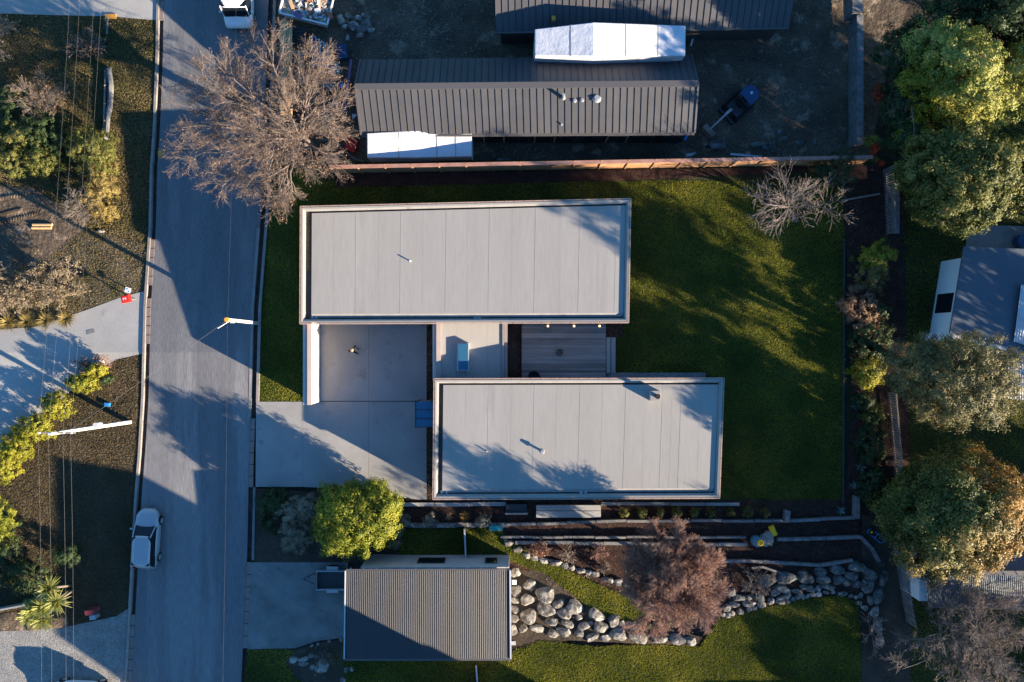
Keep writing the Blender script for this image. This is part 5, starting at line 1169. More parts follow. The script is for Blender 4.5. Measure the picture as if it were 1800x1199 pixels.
def wire(label, a, b, sag=.3, r=.0045):
    a = Vector(a); b = Vector(b); root = E('power_line', a, label, 'power line', 'overhead cables')
    n = 16; pts = []
    for i in range(n+1):
        t = i/n; p = a.lerp(b, t)-a; p.z -= sag*4*t*(1-t); pts.append(p)
    MB().path(pts, r, 4).build('cable', M['wire'], root)
names = ('leftmost','second','third','rightmost')
for k, i_ in enumerate(ins):
    wire(f'{names[k]} of four cables running down the picture from the left pole', i_, (i_.x-.4, i_.y-42, 9.0), .6)
    wire(f'{names[k]} of four cables running up the picture from the left pole', i_, (i_.x+2.2, i_.y+48, 8.0), .6, .004)
p2, b2, t2 = pole('power_pole', 'shorter pale square pole standing at the right road edge', (452,568), (399,562), 5.8, -.0, .15, .13)
MB().tube(t2-b2+Vector((0,0,-.02)), t2-b2+Vector((0,0,.12)), .16, .14, 12).build('pole_cap', M['orange'], p2)
MB().tube(t2-b2+Vector((.2,0,-.25)), t2-b2+Vector((-.55,-.55,.1)), .025, .02, 6).build('stay_arm', M['whitep'], p2)
MB().bar(t2-b2+Vector((.15,-.16,-.2)), t2-b2+Vector((.4,-.16,-.2)), .1, .12).build('fuse_box', M['whitep'], p2)
wire('thin service cable crossing the road between the two poles', (b1.x+(t1.x-b1.x)*.75, b1.y+(t1.y-b1.y)*.75, 7.6), (t2.x, t2.y, t2.z-.1), .25, .007)
wire('thin cable running up the road from the shorter pole', (t2.x,t2.y,t2.z-.1), (t2.x+1.0, t2.y+40, 6.0), .3, .0022)
wire('thin cable running down the road from the shorter pole', (t2.x,t2.y,t2.z-.1), (t2.x-.6, t2.y-40, 6.0), .3, .0022)

# ------------------------------------------------------------------ small roadside things
x, y, z = G(233,527); mbx = E('letterbox', (x+.1, y, z), 'red letterbox with white marking at the pale driveway mouth', 'letterbox', rz=R(12))
MB().tube((.1,0,0),(.1,0,.95),.045,.045,8).build('post', M['timber_old'], mbx)
MB().box(-.28,.3,-.25,.25,.95,1.22).build('box', M['red'], mbx, bevel=.03)
MB().prism([(-.3,-.27,1.222),(.32,-.27,1.222),(.32,.27,1.222),(-.3,.27,1.222)],[(-.2,-.2,1.3),(.25,-.2,1.3),(.25,.2,1.3),(-.2,.2,1.3)]).build('lid', M['red'], mbx)
f = MB(); zt_ = 1.302
for a_, b_ in (((-.12,-.09),(-.12,.09)),((-.12,.09),(-.03,0)),((-.03,0),(.06,.09)),((.06,.09),(.06,-.09))): f.bar((*a_,zt_),(*b_,zt_),.035,.006)
f.build('white_marking', M['whitep'], mbx)
x, y, z = G(232,511); sg = E('site_sign', (x,y,z), 'small white notice board beside the red letterbox', 'sign', rz=R(-15))
MB().box(-.2,.2,-.18,.18,.6,.62).build('board', M['whitep'], sg)
MB().tube((0,0,0),(0,0,.6),.03,.03,6).build('stake', M['timber_old'], sg)
MB().box(-.14,-.06,.0,.1,.622,.628).box(-.05,.0,.04,.12,.622,.628).box(.03,.14,-.12,-.03,.622,.628).build('dark_print', M['blue'], sg)
def tray_box(name, label, cat, px, py, sx, sy, h, m, rot, lidm=None):
    x, y, z = G(px, py); o = E(name, (x,y,z), label, cat, rz=R(rot)); MB().box(-sx,sx,-sy,sy,0,h).build('body', m, o, bevel=.02)
    MB().box(-sx-.01,sx+.01,-sy-.01,sy+.01,h,h+.04).build('lid', lidm or m, o)
tray_box('meter_box','small blue box on the lower left lawn','box',191,711,.15,.12,.25,M['blue'],-5)
tray_box('utility_box','small white box among the twigs by the pale driveway','box',180,637,.18,.15,.4,M['whitep'],15)
tray_box('letterbox','dull red letterbox beside the gravel driveway','letterbox',170,1069,.32,.15,.9,mat('dull_red',(.2,.04,.05),None),8)
tray_box('utility_box','small grey cabinet beside the dull red letterbox','box',171,1080,.2,.15,.6,M['met'],8)
tray_box('garden_bin','teal bin lying beside the shrubs at the divider','bin',872,926,.45,.17,.4,M['teal'],2)
tray_box('water_bowl','teal tub tucked at the garage wall among boulders','tub',904,1022,.15,.15,.2,M['teal'],0,M['whitep'])
tray_box('water_tray','pale aqua tray beside the bottom boulders at the garage','tray',902,1129,.17,.12,.15,M['corr_lt'],0)
tray_box('bird_box','pale post box on the sleeper edging by the small shrubs','box',1379,905,.15,.4,.6,M['sleeper'],-8)
# chipped logs, left
lg = E('log_stack', G(75,401), 'two sawn pale logs stacked on the bare soil', 'logs')
for i, (dx, dy, dz) in enumerate(((0,0,.1),(.05,.22,.1))): MB().tube((dx-.7,dy,dz),(dx+.7,dy,dz),.1,.1,9).build('log', M['timber'], lg)
# left log fence
lf = E('log_fence', G(190,150), 'weathered log fence with fallen leaves running down the upper left', 'fence'); c_ = lf.location
for i, (ax, ay, bx, by, w_) in enumerate(((189,30,188,60,.1),(191,120,195,150,.26),(195,150,194,182,.26),(194,182,190,205,.24),(190,205,187,245,.2),(186,125,184,180,.12),(184,180,183,240,.12))):
    MB().tube(Vector(G(ax,ay,.25))-c_, Vector(G(bx,by,.25))-c_, w_*.8, w_*.75, 8).build('log', M['sleeper'], lf)
for py in (125,150,182,212,242): MB().tube(Vector(G(184,py,-.1))-c_, Vector(G(184,py,.7))-c_, .07, .06, 7).build('post', M['timber_old'], lf)
T(MB().box(-.3,.5,-.18,.14,0,.12).build('traffic_cone_bag', M['orange']), 'orange bag at the foot of the upper left driveway', 'bag').location = G(193,29)
# low wall at lower left
wl_ = E('garden_wall', G(40,1068), 'thin low concrete wall below the cabbage trees', 'wall'); c_ = wl_.location
MB().bar(Vector(G(-40,1078,.35))-c_, Vector(G(78,1056,.35))-c_, .12, .7).build('wall_body', M['conc'], wl_)
# tyre tracks on bare soil
tt = MB()
for (ax, ay, bx, by) in ((0,350,80,335),(0,392,75,372),(0,378,40,368)):
    for i in range(16):
        t = i/16; x, y, z = G(ax+(bx-ax)*t, ay+(by-ay)*t, .08); tt.bar((x-.03,y-.12,z),(x+.05,y+.12,z),.05,.06)
T(tt.build('tyre_tracks', M['mud']), 'ribbed tyre tracks pressed in the bare soil', 'tracks', kind='stuff')

# barrels, tarp, kayak cart
def lathe(prof, n=20): return [[(r_*math.cos(2*math.pi*k/n), r_*math.sin(2*math.pi*k/n), z) for k in range(n)] for r_, z in prof]
br = E('water_barrel', P(1326,948,0), 'blue-grey barrel with a yellow top ring on the terraces', 'barrel')
MB().loft(lathe(((.3,0),(.36,.2),(.38,.5),(.33,.85)))).build('body', mat('blue_grey_plastic',(.1,.22,.28),None,rough=.5), br, smooth=True)
MB().loft(lathe(((.24,.86),(.22,.96),(.12,.97),(.12,.9)))).build('ring', M['yellow'], br).location = (.16,-.03,0)
ybk = E('bucket', P(1356,931,.0), 'bright yellow bucket lying beside the beige tarpaulin', 'bucket', rz=R(-70))
MB().tube((-.35,0,.22),(.3,0,.25),.2,.24,16).build('body', M['yellow'], ybk); MB().tube((.3,0,.25),(.34,0,.25),.26,.26,16).build('rim', M['yellow'], ybk)
tp_ = E('tarpaulin', P(1347,946,0), 'crumpled beige tarpaulin bag between the barrel and the bucket', 'tarpaulin')
bm = bmesh.new(); bmesh.ops.create_icosphere(bm, subdivisions=4, radius=.48)
for v in bm.verts: v.co *= 1+.35*noise.noise(v.co*3.3)+.15*noise.noise(v.co*9); v.co.z = max(-.02, v.co.z*.8+.25)
me = bpy.data.meshes.new('bag'); bm.to_mesh(me); bm.free(); me.materials.append(M['tarp']); link(bpy.data.objects.new('bag', me), tp_)
kc = E('barrow_frame', P(1535,939,0), 'blue tubular trolley frame with a yellow wheel at the right corner', 'trolley', rz=R(-38))
MB().path([(-.5,.17,.3),(.6,.2,.3),(.78,0,.32),(.6,-.2,.3),(-.5,-.17,.3),(-.62,0,.3),(-.5,.17,.3)],.03).path([(.1,.18,.3),(.1,-.18,.3)],.03).build('frame', M['blue'], kc)
MB().loft(lathe(((.2,.24),(.24,.3),(.2,.36),(.13,.36),(.13,.24)),18)).build('wheel', M['black'], kc).location = (-.35,0,0)
MB().tube((-.35,0,.26),(-.35,0,.37),.08,.08,14).build('hub', M['yellow'], kc)

# ------------------------------------------------------------------ person
def person():
    x, y, _ = P(621.5, 614, .9); root = E('person', (x, y, .05), 'person in black clothes walking across the shaded courtyard', 'person', rz=R(-50))
    # local +x forward
    V_ = []; Ed = []; Rr = []
    def n_(p, r, par=None):
        V_.append(p); Rr.append(r)
        if par is not None: Ed.append((par, len(V_)-1))
        return len(V_)-1
    pel = n_((0,0,.95), .15); ab = n_((.01,0,1.12), .14, pel); chest = n_((.03,0,1.32), .17, ab); nk = n_((.03,0,1.47), .075, chest)
    hands = []
    for s, sw in ((1,.22),(-1,-.18)):
        sh = n_((.03,.19*s,1.4), .08, chest); el = n_((.03+sw*.35,.27*s,1.13), .055, sh); wr = n_((.03+sw*1.2,.29*s,.93), .038, el); hands.append(wr)
    for s, sw in ((1,-.2),(-1,.25)):
        hp = n_((0,.1*s,.88), .11, pel); kn = n_((sw*.6+.06,.1*s,.5), .075, hp); an = n_((sw*1.1,.1*s,.1), .05, kn); n_((sw*1.1+.14,.11*s,.05), .045, an)
    me = bpy.data.meshes.new('body'); me.from_pydata(V_, Ed, []); o = bpy.data.objects.new('body', me); link(o, root); me.materials.append(M['cloth'])
    sk = o.modifiers.new('skin','SKIN')
    for i, v in enumerate(me.skin_vertices[0].data if me.skin_vertices else []): v.radius = (Rr[i]*(.8 if i in (0,1,2) else 1), Rr[i]); v.use_root = (i == 0)
    return root, o, Rr, V_, hands
pr_, pb_, Rr, PV, hands = person()
if not pb_.data.skin_vertices:
    bm = bmesh.new(); bm.from_mesh(pb_.data); lay = bm.verts.layers.skin.verify(); bm.verts.ensure_lookup_table()
    for i, v in enumerate(bm.verts): v[lay].radius = (Rr[i], Rr[i]); v[lay].use_root = (i == 0)
    bm.to_mesh(pb_.data); bm.free()
pb_.modifiers.new('s','SUBSURF').levels = 1; pb_.modifiers['s'].render_levels = 1
bm = bmesh.new(); bmesh.ops.create_uvsphere(bm, u_segments=16, v_segments=12, radius=.105)
for v in bm.verts:
    v.co.z *= 1.2; v.co.x *= 1.08
    if v.co.x > .09 and abs(v.co.y) < .025 and abs(v.co.z) < .035: v.co.x += .025
for f in bm.faces: f.smooth = True
me = bpy.data.meshes.new('head'); bm.to_mesh(me); bm.free(); me.materials.append(M['skin']); hd = link(bpy.data.objects.new('head', me), pr_); hd.location = (.06,0,1.62)
bm = bmesh.new(); bmesh.ops.create_uvsphere(bm, u_segments=16, v_segments=12, radius=.114)
bmesh.ops.delete(bm, geom=[v for v in bm.verts if v.co.z < -.03 or (v.co.x > .07 and v.co.z < .045)], context='VERTS')
for v in bm.verts: v.co.z *= 1.2; v.co.x *= 1.08
me = bpy.data.meshes.new('hair'); bm.to_mesh(me); bm.free(); me.materials.append(M['hair']); o = link(bpy.data.objects.new('hair', me), hd)
for s, wr in zip((1,-1), hands):
    w0 = Vector(PV[wr]); f = MB(); f.loft([[w0+Vector((dx,dy,dz)) for dx,dy in ((-.02,-.035),(.02,-.035),(.02,.035),(-.02,.035))] for dz in (.0,-.09)])
    for k in range(4): f.tube(w0+Vector((.0,-.03+.02*k,-.09)), w0+Vector((.015,-.03+.02*k,-.15-.012*(k in (1,2)))), .009, .008, 6)
    f.tube(w0+Vector((.02,-.03,-.03)), w0+Vector((.05,-.035,-.09)), .011, .009, 6); f.build('hand', M['skin'], pr_)
for s in (-1, 1):
    MB().tube((.105,.035*s,.015),(.112,.035*s,.015),.012,.01,8).build('eye', M['black'], hd)
    MB().box(-.02,.015,min(s*.1,s*.122),max(s*.1,s*.122),-.035,.035).build('ear', M['skin'], hd)
MB().box(.104,.112,-.025,.025,-.058,-.05).build('mouth', M['d5'], hd)

# ------------------------------------------------------------------ trees and plants
# big bare tree by the road
bt = P(548,262,-1.3)
bare_tree('bare_tree', 'huge bare deciduous tree spreading over the road and the timber stacks', 'tree', (bt[0],bt[1],-1.35), P(530,245,2.2), P(470,224,3.2), (5.9,5.9,3.8), M['twig'], 21,
          nl=26, lv=((9,2.3),(8,1.15),(7,.55)), r0=.13, rt=.34, tw=.006, leafm=M['l_brown'], nleaf=11000, lsize=.045, up=.06, wig=.13)
bare_tree('bare_tree', 'pale leafless small tree on the back lawn below the fence', 'tree', P(1400,390,0), P(1385,365,1.0), P(1372,352,2.2), (2.6,2.3,1.6), M['twig_wh'], 5, nl=17, lv=((7,1.4),(5,.8)), r0=.045, rt=.1, tw=.0085, wig=.12, up=.1)
bare_tree('bare_tree', 'sparse leafless tree right of the pale one by the dark corner', 'tree', P(1450,370,0), P(1448,365,1.0), P(1450,355,2.2), (1.8,2.1,1.6), M['twig_gr'], 6, nl=8, lv=((6,1.1),(4,.6)), r0=.04, rt=.08, tw=.009, wig=.12, up=.1)
bare_tree('weeping_tree', 'dense reddish leafless tree between the rock rows', 'tree', P(1165,990,0), P(1168,1000,1.6), P(1180,1012,3.7), (3.4,3.6,3.8), M['twig_pk'], 8, nl=40, lv=((11,1.2),(9,.7),(7,.4)), r0=.055, rt=.16, tw=.009, wig=.1, up=.0, droop=.12, ang=.55, leafm=M['l_brown'], nleaf=16000, lsize=.035)
bare_tree('bare_tree', 'grey leafless tree at the bottom right corner', 'tree', P(1660,1090,0), P(1668,1100,1.5), P(1706,1130,4.2), (4.6,4.2,3.2), M['twig_gr'], 9, nl=22, lv=((9,1.7),(8,.9),(5,.5)), r0=.08, rt=.17, tw=.008, wig=.13, up=.12)
# small bare shrubs
def bush(label, px, py, rx, ry, h, m, seed, cat='shrub', nl=14, lv=((8,.7),(6,.4)), tw=.009, leafm=None, nleaf=0, lsize=.05, name='bare_shrub'):
    b = G(px, py); bx = P(px, py, b[2]); s = 1/25
    bare_tree(name, label, cat, b, (b[0], b[1], b[2]+h*.12), (b[0], b[1], b[2]+h*.45), (rx*s, ry*s, h*.6), m, seed, nl=nl, lv=lv, r0=.03, rt=.05, tw=tw, leafm=leafm, nleaf=nleaf, lsize=lsize, up=.1)
bush('grey fan-shaped bare bush by the pale rock on the left', 155, 370, 40, 36, 1.8, M['twig_gr'], 31, nl=22, lv=((8,.8),(5,.4)))
bush('grey bare bush above the green shrubs on the upper left', 92, 185, 42, 42, 2.6, M['twig_gr'], 32, nl=18, lv=((9,.9),(6,.5)), leafm=M['l_brown'], nleaf=1500)
bush('large grey bare shrub at the upper left edge', 5, 75, 55, 50, 3.2, M['twig_gr'], 33, nl=18, lv=((9,1.1),(6,.6)), leafm=M['l_tan'], nleaf=1500)
bush('low purple-grey bare shrub beside the log fence', 160, 82, 40, 26, 1.0, M['twig_gr'], 34, nl=16, lv=((8,.6),(5,.35)), leafm=M['l_brown'], nleaf=700)
bush('dead tan shrub in the verge below the bare soil', 105, 497, 62, 45, 2.0, M['twig'], 35, nl=22, lv=((9,.9),(7,.45)), leafm=M['l_tan'], nleaf=7000)
bush('dead tan shrub at the left edge of the verge', 30, 515, 52, 40, 1.8, M['twig'], 36, nl=18, lv=((9,.9),(7,.45)), leafm=M['l_tan'], nleaf=4500)
bush('twiggy brown shrub at the tip of the yellow hedge', 172, 645, 32, 16, .9, M['twig_pk'], 37, nl=14, lv=((8,.5),(6,.3)), leafm=M['l_brown'], nleaf=900)
bush('tan dead shrub with fanned stems on the terraces', 999, 972, 17, 13, .9, M['timber_old'], 38, nl=18, lv=((5,.35),), tw=.016)
bush('smaller reddish dead shrub right of the fanned one', 1052, 970, 16, 13, .8, M['twig_pk'], 39, nl=14, lv=((6,.35),(3,.2)), tw=.012)
bush('dead brown shrub low beside the rock row', 1060, 996, 14, 9, .7, M['twig'], 40, nl=12, lv=((6,.3),(3,.2)), tw=.012)
bush('bare twiggy shrub on the mossy stone wall', 1325, 1014, 26, 24, 1.3, M['twig_gr'], 41, nl=12, lv=((6,.6),(4,.35)), tw=.012)
bush('brown shrub in the left part of the terraces', 945, 962, 22, 10, .6, M['twig_pk'], 42, nl=14, lv=((7,.35),(4,.2)), tw=.011, leafm=M['l_brown'], nleaf=900)
bush('thin bare stems in the shaded bed left of the garage', 570, 1150, 18, 14, .9, M['twig_gr'], 43, nl=9, lv=((5,.4),(3,.25)))
bush('pale sticks in the bed right of the lower lawn', 1530, 1110, 18, 45, 1.0, M['twig_wh'], 44, nl=10, lv=((4,.6),(3,.3)), tw=.013)

LT = leafy_tree
LT('hedge_tree', 'round bright green evergreen tree beside the main driveway', 'tree', P(640,905,0), [lob(632,912,2.4,66,62,2.0), lob(662,895,2.4,42,45,1.9), lob(600,935,1.9,48,42,1.6), lob(600,890,2.2,45,42,1.7)], M['l_green'], 51, ncl=1300, per=70, cr=.34, size=.062, zmin=-1.1)
LT('grey_shrub', 'grey-leaved shrub against the left of the green tree', 'shrub', P(530,925,0), [lob(518,935,.9,30,36,1.0), lob(540,890,.9,22,22,.9), lob(510,900,.7,22,26,.8)], M['l_grey'], 52, ncl=260, per=60, cr=.22, size=.045, stem=False, aspect=.3)
LT('grey_shrub', 'grey-leaved shrub tucked at the right of the green tree', 'shrub', P(697,945,0), [lob(695,942,.7,14,22,.8), lob(712,912,.5,10,10,.5)], M['l_grey'], 53, ncl=90, per=60, cr=.2, size=.045, stem=False, aspect=.3)
LT('dark_shrub', 'dark shrubs in the shade at the corner of the main driveway', 'shrub', P(490,880,0), [lob(480,880,.4,30,20,.5), lob(475,915,.35,18,25,.4)], M['l_dark'], 54, ncl=120, per=60, cr=.25, size=.05, stem=False)
# right-hand trees
LT('autumn_tree', 'large round autumn tree with leaves coloured orange on its sunlit side', 'tree', P(1600,860,0), [lob(1628,900,4.2,70,80,3.0), lob(1668,880,4.6,84,90,3.2), lob(1578,900,2.8,36,50,1.8), lob(1650,955,3.8,62,56,2.6)], M['l_olive'], 55,
   ncl=900, per=80, cr=.45, size=.08, rt=.3, extra=[([lob(1730,885,4.6,54,84,3.0), lob(1715,945,4.2,52,46,2.5)], M['l_or'], 480), ([lob(1690,900,4.8,84,90,3.2), lob(1650,960,4.0,76,58,2.6)], M['l_gold'], 520)])  # orange leaves massed on the sunward side put its sunlight into the colour
LT('olive_tree', 'large grey-olive tree overhanging the corrugated roof on the right', 'tree', P(1610,650,0), [lob(1670,665,6.6,92,84,3.6), lob(1720,660,6.0,62,70,3.2), lob(1620,650,5.2,58,60,3.0), lob(1690,715,5.8,66,42,3.0)], M['l_greyol'], 56, ncl=1000, per=80, cr=.42, size=.078, rt=.28, aspect=.4)
LT('broadleaf_tree', 'dense olive-green tree right of the fence end', 'tree', P(1610,330,0), [lob(1680,310,5.2,84,88,3.4), lob(1720,310,5.2,62,76,3.0), lob(1640,300,4.4,58,66,2.8), lob(1690,370,4.6,64,40,2.6)], M['l_olive'], 57, ncl=1000, per=80, cr=.42, size=.082, rt=.28)
LT('light_green_tree', 'pale lime-green feathery tree at the upper right', 'tree', P(1620,160,0), [lob(1690,130,5.4,60,62,3.0), lob(1655,95,5.2,46,44,2.6), lob(1700,170,5.0,46,44,2.6), lob(1630,70,4.6,34,30,2.0)], M['l_lime'], 58, ncl=620, per=80, cr=.4, size=.07, rt=.22, extra=[([lob(1640,150,4.0,34,60,2.2), lob(1600,145,3.4,22,18,1.2)], M['l_yel'], 170)])
LT('broadleaf_tree', 'green tree at the right edge beside the lime-green one', 'tree', P(1720,150,0), [lob(1775,150,4.8,50,55,3.0), lob(1740,190,4.2,44,30,2.0), lob(1800,110,5.0,40,50,2.6)], M['l_lime'], 59, ncl=360, per=80, cr=.42, size=.08)
LT('dark_evergreen_tree', 'dark evergreen tree at the top right corner', 'tree', P(1700,30,0), [lob(1760,30,5.4,70,60,3.2), lob(1680,20,4.4,60,46,2.6), lob(1800,60,5.0,40,40,2.4)], M['l_dark'], 60, ncl=620, per=80, cr=.42, size=.08)
LT('dark_evergreen_tree', 'dark mixed shrubs at the foot of the lime-green tree', 'tree', P(1585,120,0), [lob(1590,90,2.0,46,52,1.4), lob(1590,180,2.0,40,46,1.4), lob(1600,240,2.0,46,36,1.4)], M['l_dark'], 61, ncl=420, per=70, cr=.36, size=.07, extra=[([lob(1620,235,2.6,42,36,1.2)], M['l_yel'], 70),([lob(1600,190,2.0,40,30,1.0)], M['l_brown'], 60)])
LT('red_shrub', 'vivid red shrub beside the retaining wall', 'shrub', P(1541,170,0), [lob(1543,165,.9,7,18,.8)], M['l_red'], 62, ncl=46, per=40, cr=.16, size=.05, stem=False)
LT('red_shrub', 'small red shrub at the end of the timber fence', 'shrub', P(1535,262,0), [lob(1536,262,.9,8,12,.7), lob(1545,286,.6,8,5,.4)], M['l_red'], 63, ncl=36, per=40, cr=.15, size=.05, stem=False, extra=[([lob(1530,250,.8,16,14,.8)], M['l_yel'], 22)])
LT('conifer_shrub', 'dark blue-green shrub over the end of the fence', 'shrub', P(1470,295,0), [lob(1478,296,1.4,28,36,1.2), lob(1440,305,1.0,24,20,.9)], M['l_dark'], 64, ncl=260, per=60, cr=.25, size=.05, stem=False, aspect=.3)
# east border shrubs
eb = [('yellow-green shrub at the top of the east border', 1540,450,34,26,1.9,'l_yel',70), ('sparse golden shrub below the topmost border shrub', 1530,480,32,30,1.6,'l_gold',60), ('brown-leaved shrub in the middle of the east border', 1515,540,36,50,1.2,'l_brown',110),
      ('dark green spiky shrub in the east border', 1545,545,18,14,1.4,'l_dark',40), ('dark bronze shrub above the bright yellow one', 1530,600,40,40,1.3,'l_dark',120), ('bright yellow-green shrub beside the grey-olive tree', 1525,655,30,30,1.3,'l_yel',110),
      ('dark green round shrub below the bright yellow one', 1518,705,18,16,1.0,'l_dark',60), ('mid green shrub by the picket fence', 1535,730,22,18,1.0,'l_olive',60), ('dark shrub by the picket fence left of the orange tree', 1530,780,26,40,1.0,'l_dark',110),
      ('dark leafy mass beneath the left of the orange tree', 1535,860,30,36,1.4,'l_dark',120)]
for i, (lab, px, py, rx, ry, h, mm, nc_) in enumerate(eb):
    LT('border_shrub', lab, 'shrub', P(px,py,0), [lob(px,py,h*.55,rx,ry,h*.6)], M[mm], 80+i, ncl=int(nc_*1.3), per=55, cr=.22, size=.055, stem=False)
for i, (px, py, lab) in enumerate(((1505,713,'topmost'),(1510,775,'second'),(1513,822,'third'),(1500,853,'fourth'),(1476,897,'lowest'))):
    blades('agave', f'{lab} of five pale spiky agaves down the east border', 'plant', P(px,py,.1), 26, .42, .03, mat('agave_leaf',(.14,.2,.17),None,rough=.6) if i==0 else bpy.data.materials['agave_leaf'], 90+i, .2, group='spiky agaves in the east border', up=.7)
# row of small round shrubs
for i, (px, r_) in enumerate(((1097,8),(1128,9),(1160,6),(1190,10),(1219,8),(1249,10),(1284,7),(1313,11),(1345,8))):
    lab = ('first','second','third','fourth','fifth','sixth','seventh','eighth','last')[i]
    LT('round_shrub', f'{lab} small round shrub from the left in the row below the lower house', 'shrub', P(px,901,0), [lob(px,901,.45,r_,r_,.4)], M['l_olive'], 110+i, ncl=34, per=60, cr=.12, size=.035, stem=False, group='small round shrubs below the lower house')
for i, (px, py, r_, mm, lab) in enumerate(((757,913,11,'l_grey','pale fluffy shrub left of the orange tussock'),(850,914,12,'l_grey','pale fluffy shrub right of the divider'),)):
    LT('fluffy_shrub', lab, 'shrub', P(px,py,0), [lob(px,py,.5,r_,r_,.5)], M[mm], 130+i, ncl=46, per=60, cr=.14, size=.04, stem=False, aspect=.3)
blades('tussock', 'orange grass tussock between the pale fluffy shrubs', 'plant', P(817,907,.05), 80, .5, .012, M['l_or'], 140, .6, up=.8)
blades('tussock', 'small dark tussock left of the orange one', 'plant', P(790,908,.05), 50, .4, .012, M['l_brown'], 141, .6, up=.8)
# left side vegetation
lv_ = [('green shrub mass at the left edge above the soil', [(40,240,1.2,40,30),(75,285,1.0,40,28),(20,285,1.0,30,26)], 'l_olive', 330, .055),
       ('dark evergreen shrub on the upper left', [(70,230,1.4,44,34),(110,250,1.0,22,24),(30,180,1.2,34,36)], 'l_dark', 260, .055),
       ('olive mixed shrub left of the shaded verge', [(160,260,1.5,42,34),(170,290,1.2,32,24)], 'l_olive', 330, .05),
       ('golden yellow shrub below the olive one', [(178,320,1.2,26,40),(165,350,.9,24,26),(185,375,.4,22,14)], 'l_gold', 260, .045),
       ('dark shrub at the left edge of the lower garden', [(10,960,1.0,24,60),(40,1010,.8,40,30)], 'l_dark', 260, .05),
       ('lit green shrub at the lower left edge', [(5,905,1.6,20,30),(2,940,1.5,16,24)], 'l_green', 90, .05),
       ('dark leafy shrub above the cabbage trees', [(115,975,.8,24,18)], 'l_dark', 60, .05)]
for i, (lab, lb, mm, nc_, sz) in enumerate(lv_):
    zz = G(lb[0][0], lb[0][1])[2]
    LT('garden_shrub', lab, 'shrub', G(lb[0][0], lb[0][1]), [lob(a, b, z+zz, c, d, .9) for a, b, z, c, d in lb], M[mm], 150+i, ncl=nc_, per=60, cr=.24, size=sz, stem=False)
hd_ = [(170,650,16,10,'topmost'),(145,672,26,17,'second'),(98,712,30,24,'third'),(60,752,32,24,'fourth'),(28,785,32,28,'fifth'),(5,815,32,30,'lowest')]
for i, (px, py, rx, ry, lab) in enumerate(hd_):
    zz = G(px,py)[2]
    LT('yellow_shrub', f'{lab} clump of the yellow-green hedge along the pale driveway', 'shrub', G(px,py), [lob(px,py,.7+zz,rx,ry,.7)], M['l_yel'], 170+i, ncl=int(rx*5), per=55, cr=.2, size=.05, stem=False, group='yellow-green hedge along the driveway')
LT('dark_shrub', 'small dark green shrub behind the yellow hedge', 'shrub', G(185,668), [lob(186,668,.4,12,9,.4)], M['l_dark'], 181, ncl=40, per=50, cr=.15, size=.04, stem=False)
for i, (px, py, lab) in enumerate(((118,560,'rightmost'),(82,563,'second from the right'),(48,566,'third from the right'),(15,567,'fourth from the right'),(-8,570,'leftmost'))):
    b = G(px,py); blades('flax_plant', f'{lab} yellow flax clump along the pale driveway', 'plant', b, 120, .85, .022, M['l_gold'], 190+i, .6, group='yellow flax clumps by the driveway', up=.7)
hz = 2.4
b = P(128,1035,0)
blades('cabbage_tree', 'right-hand cabbage tree with lit spiky heads', 'tree', b, 190, 1.05, .038, M['l_palm'], 200, .5, heads=[(0.3,-.1,hz),(-.7,-.45,hz-.2),(-.35,.75,hz-.2)], stem=.1, up=1.0)
b = P(96,1055,0)
blades('cabbage_tree', 'left-hand cabbage tree with lit spiky heads', 'tree', b, 170, 1.0, .036, M['l_palm'], 201, .5, heads=[(-.1,.1,hz-.3),(.35,-.7,hz-.7),(-.7,-.55,hz-.9)], stem=.1, up=1.0)
# shaded mound at lower left
sheet('rocky_mound', [(-30,1082),(60,1072),(118,1080),(122,1100),(60,1108),(-30,1110)], 0.06, M['mud'], z0=0.0, grid=.35, amp=.35)

# ------------------------------------------------------------------ surroundings beyond the frame
def gable(label, cx, cy, sx, sy, ze_, zr_, along='x', rot=0, wall='wallp'):
    root = E('neighbour_house', (cx, cy, 0), label, 'house', rz=R(rot))
    MB().box(-sx, sx, -sy, sy, -.5, ze_).build('wall', M[wall], root)
    if along == 'x':
        rs_ = [(-sx-.4,0,zr_),(sx+.4,0,zr_)]; q1 = [rs_[0],rs_[1],(sx+.4,-sy-.5,ze_),(-sx-.4,-sy-.5,ze_)]; q2 = [(-sx-.4,sy+.5,ze_),(sx+.4,sy+.5,ze_),rs_[1],rs_[0]]
        gb = [[(s*sx,-sy,ze_),(s*sx,sy,ze_),(s*sx,0,zr_-.05)] for s in (-1,1)]
    else:
        rs_ = [(0,sy+.4,zr_),(0,-sy-.4,zr_)]; q1 = [(-sx-.5,sy+.4,ze_),rs_[0],rs_[1],(-sx-.5,-sy-.4,ze_)]; q2 = [rs_[0],(sx+.5,sy+.4,ze_),(sx+.5,-sy-.4,ze_),rs_[1]]
        gb = [[(-sx,s*sy,ze_),(sx,s*sy,ze_),(0,s*sy,zr_-.05)] for s in (-1,1)]
    for q_ in (q1, q2): MB().prism([(x,y,z-.12) for x,y,z in reversed(q_)],[(x,y,z) for x,y,z in reversed(q_)]).build('roof_slope', M['corr'], root)
    for t_ in gb:
        o_ = .02; MB().prism([(x-o_,y-o_,z) for x,y,z in t_],[(x+o_,y+o_,z) for x,y,z in t_]).build('gable_end', M[wall], root)
    for x in (-sx*.5, sx*.5): o = MB().box(x-.7,x+.7,sy,sy+.05,1,2.2).build('window', M['darkmet'], root); MB().box(x-.62,x+.62,sy+.051,sy+.06,1.08,2.12).build('pane', M['glass'], o)
    return root
OFF = True
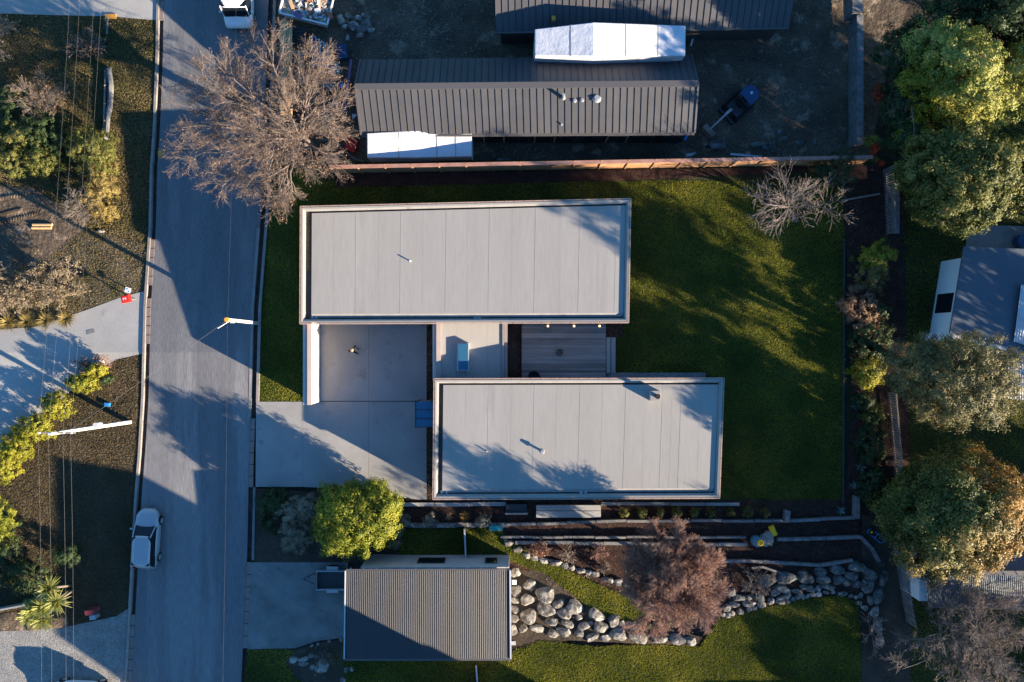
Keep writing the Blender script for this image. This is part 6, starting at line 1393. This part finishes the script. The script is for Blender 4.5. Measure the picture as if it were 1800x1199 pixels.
if OFF:
    fp = [(-.5,-24.9),(-.3,-37.5),(4.7,-41),(19,-45),(19,-33.4),(15.8,-31.4),(11.6,-31.6),(8.0,-29.3),(5.2,-26.0)]  # footprint of an unseen block, shaped to throw the shadow on garage and road
    ab_ = E('shadow_block', (6,-34,0), 'unseen flat-roofed block south of the garage, shaped to cast the long shadow over the road', 'building')
    MB().prism([(x-6,y+34,-.2) for x,y in fp],[(x-6,y+34,9.7) for x,y in fp]).build('wall', M['wallp'], ab_)
    MB().prism([(x-6,y+34,9.7) for x,y in fp],[(x-6,y+34,10.0) for x,y in fp]).build('roof', M['memb'], ab_, bevel=.1)
    for a_, b_ in zip(fp, fp[1:]+fp[:1]):
        a_ = Vector((a_[0]-6,a_[1]+34,0)); b_ = Vector((b_[0]-6,b_[1]+34,0)); d_ = (b_-a_).normalized(); n_w = int((b_-a_).length//2.6)
        for k in range(n_w):
            for zf in (1.0,4.0,7.0):
                c_ = a_.lerp(b_,(k+.5)/n_w); o = MB().bar(c_-d_*.6+Vector((0,0,zf+.7)), c_+d_*.6+Vector((0,0,zf+.7)), .1, 1.4).build('window', M['darkmet'], ab_); MB().bar(c_-d_*.52+Vector((0,0,zf+.7)), c_+d_*.52+Vector((0,0,zf+.7)), .12, 1.24).build('pane', M['glass'], o)
    gable('low shed south of the lower lawn, just outside the picture', 22.9, -30.3, 2.4, 2.5, 2.2, 2.7, 'x')
    gable('two-storey house beyond the right-hand yard', 58, -44, 6, 5, 6.0, 8.5, 'x')
    for i, (x, y, z, r_, m_, lab) in enumerate(((48,-16,3.6,3.4,'l_olive','unseen low olive tree added to shade the gap between the two right-hand houses'),(46.5,-4.6,5.6,4.4,'l_olive','unseen broad tree added to shade the blue-roofed house'), (48,-27.5,5,4.6,'l_dark','dark tree beyond the corrugated house'), (46,6,5,4.5,'l_olive','olive tree beyond the right yard near the top'), (44,21,5,4.8,'l_dark','dark tree beyond the top right corner'), (41,-32.8,5,2.8,'l_dark','dark tree below the bottom right corner'),(52,-33,6,5,'l_olive','tall olive tree beyond the lower right corner'))):  # first two unseen trees are added to shade the yard and the blue roof
        leafy_tree('distant_tree', lab, 'tree', (x, y, 0), [(x,y,z,r_,r_,r_*.9),(x+1.5,y+1,z-.8,r_*.7,r_*.7,r_*.6)], M[m_], 300+i, ncl=620, per=40, cr=.6, size=.14, rt=.3)
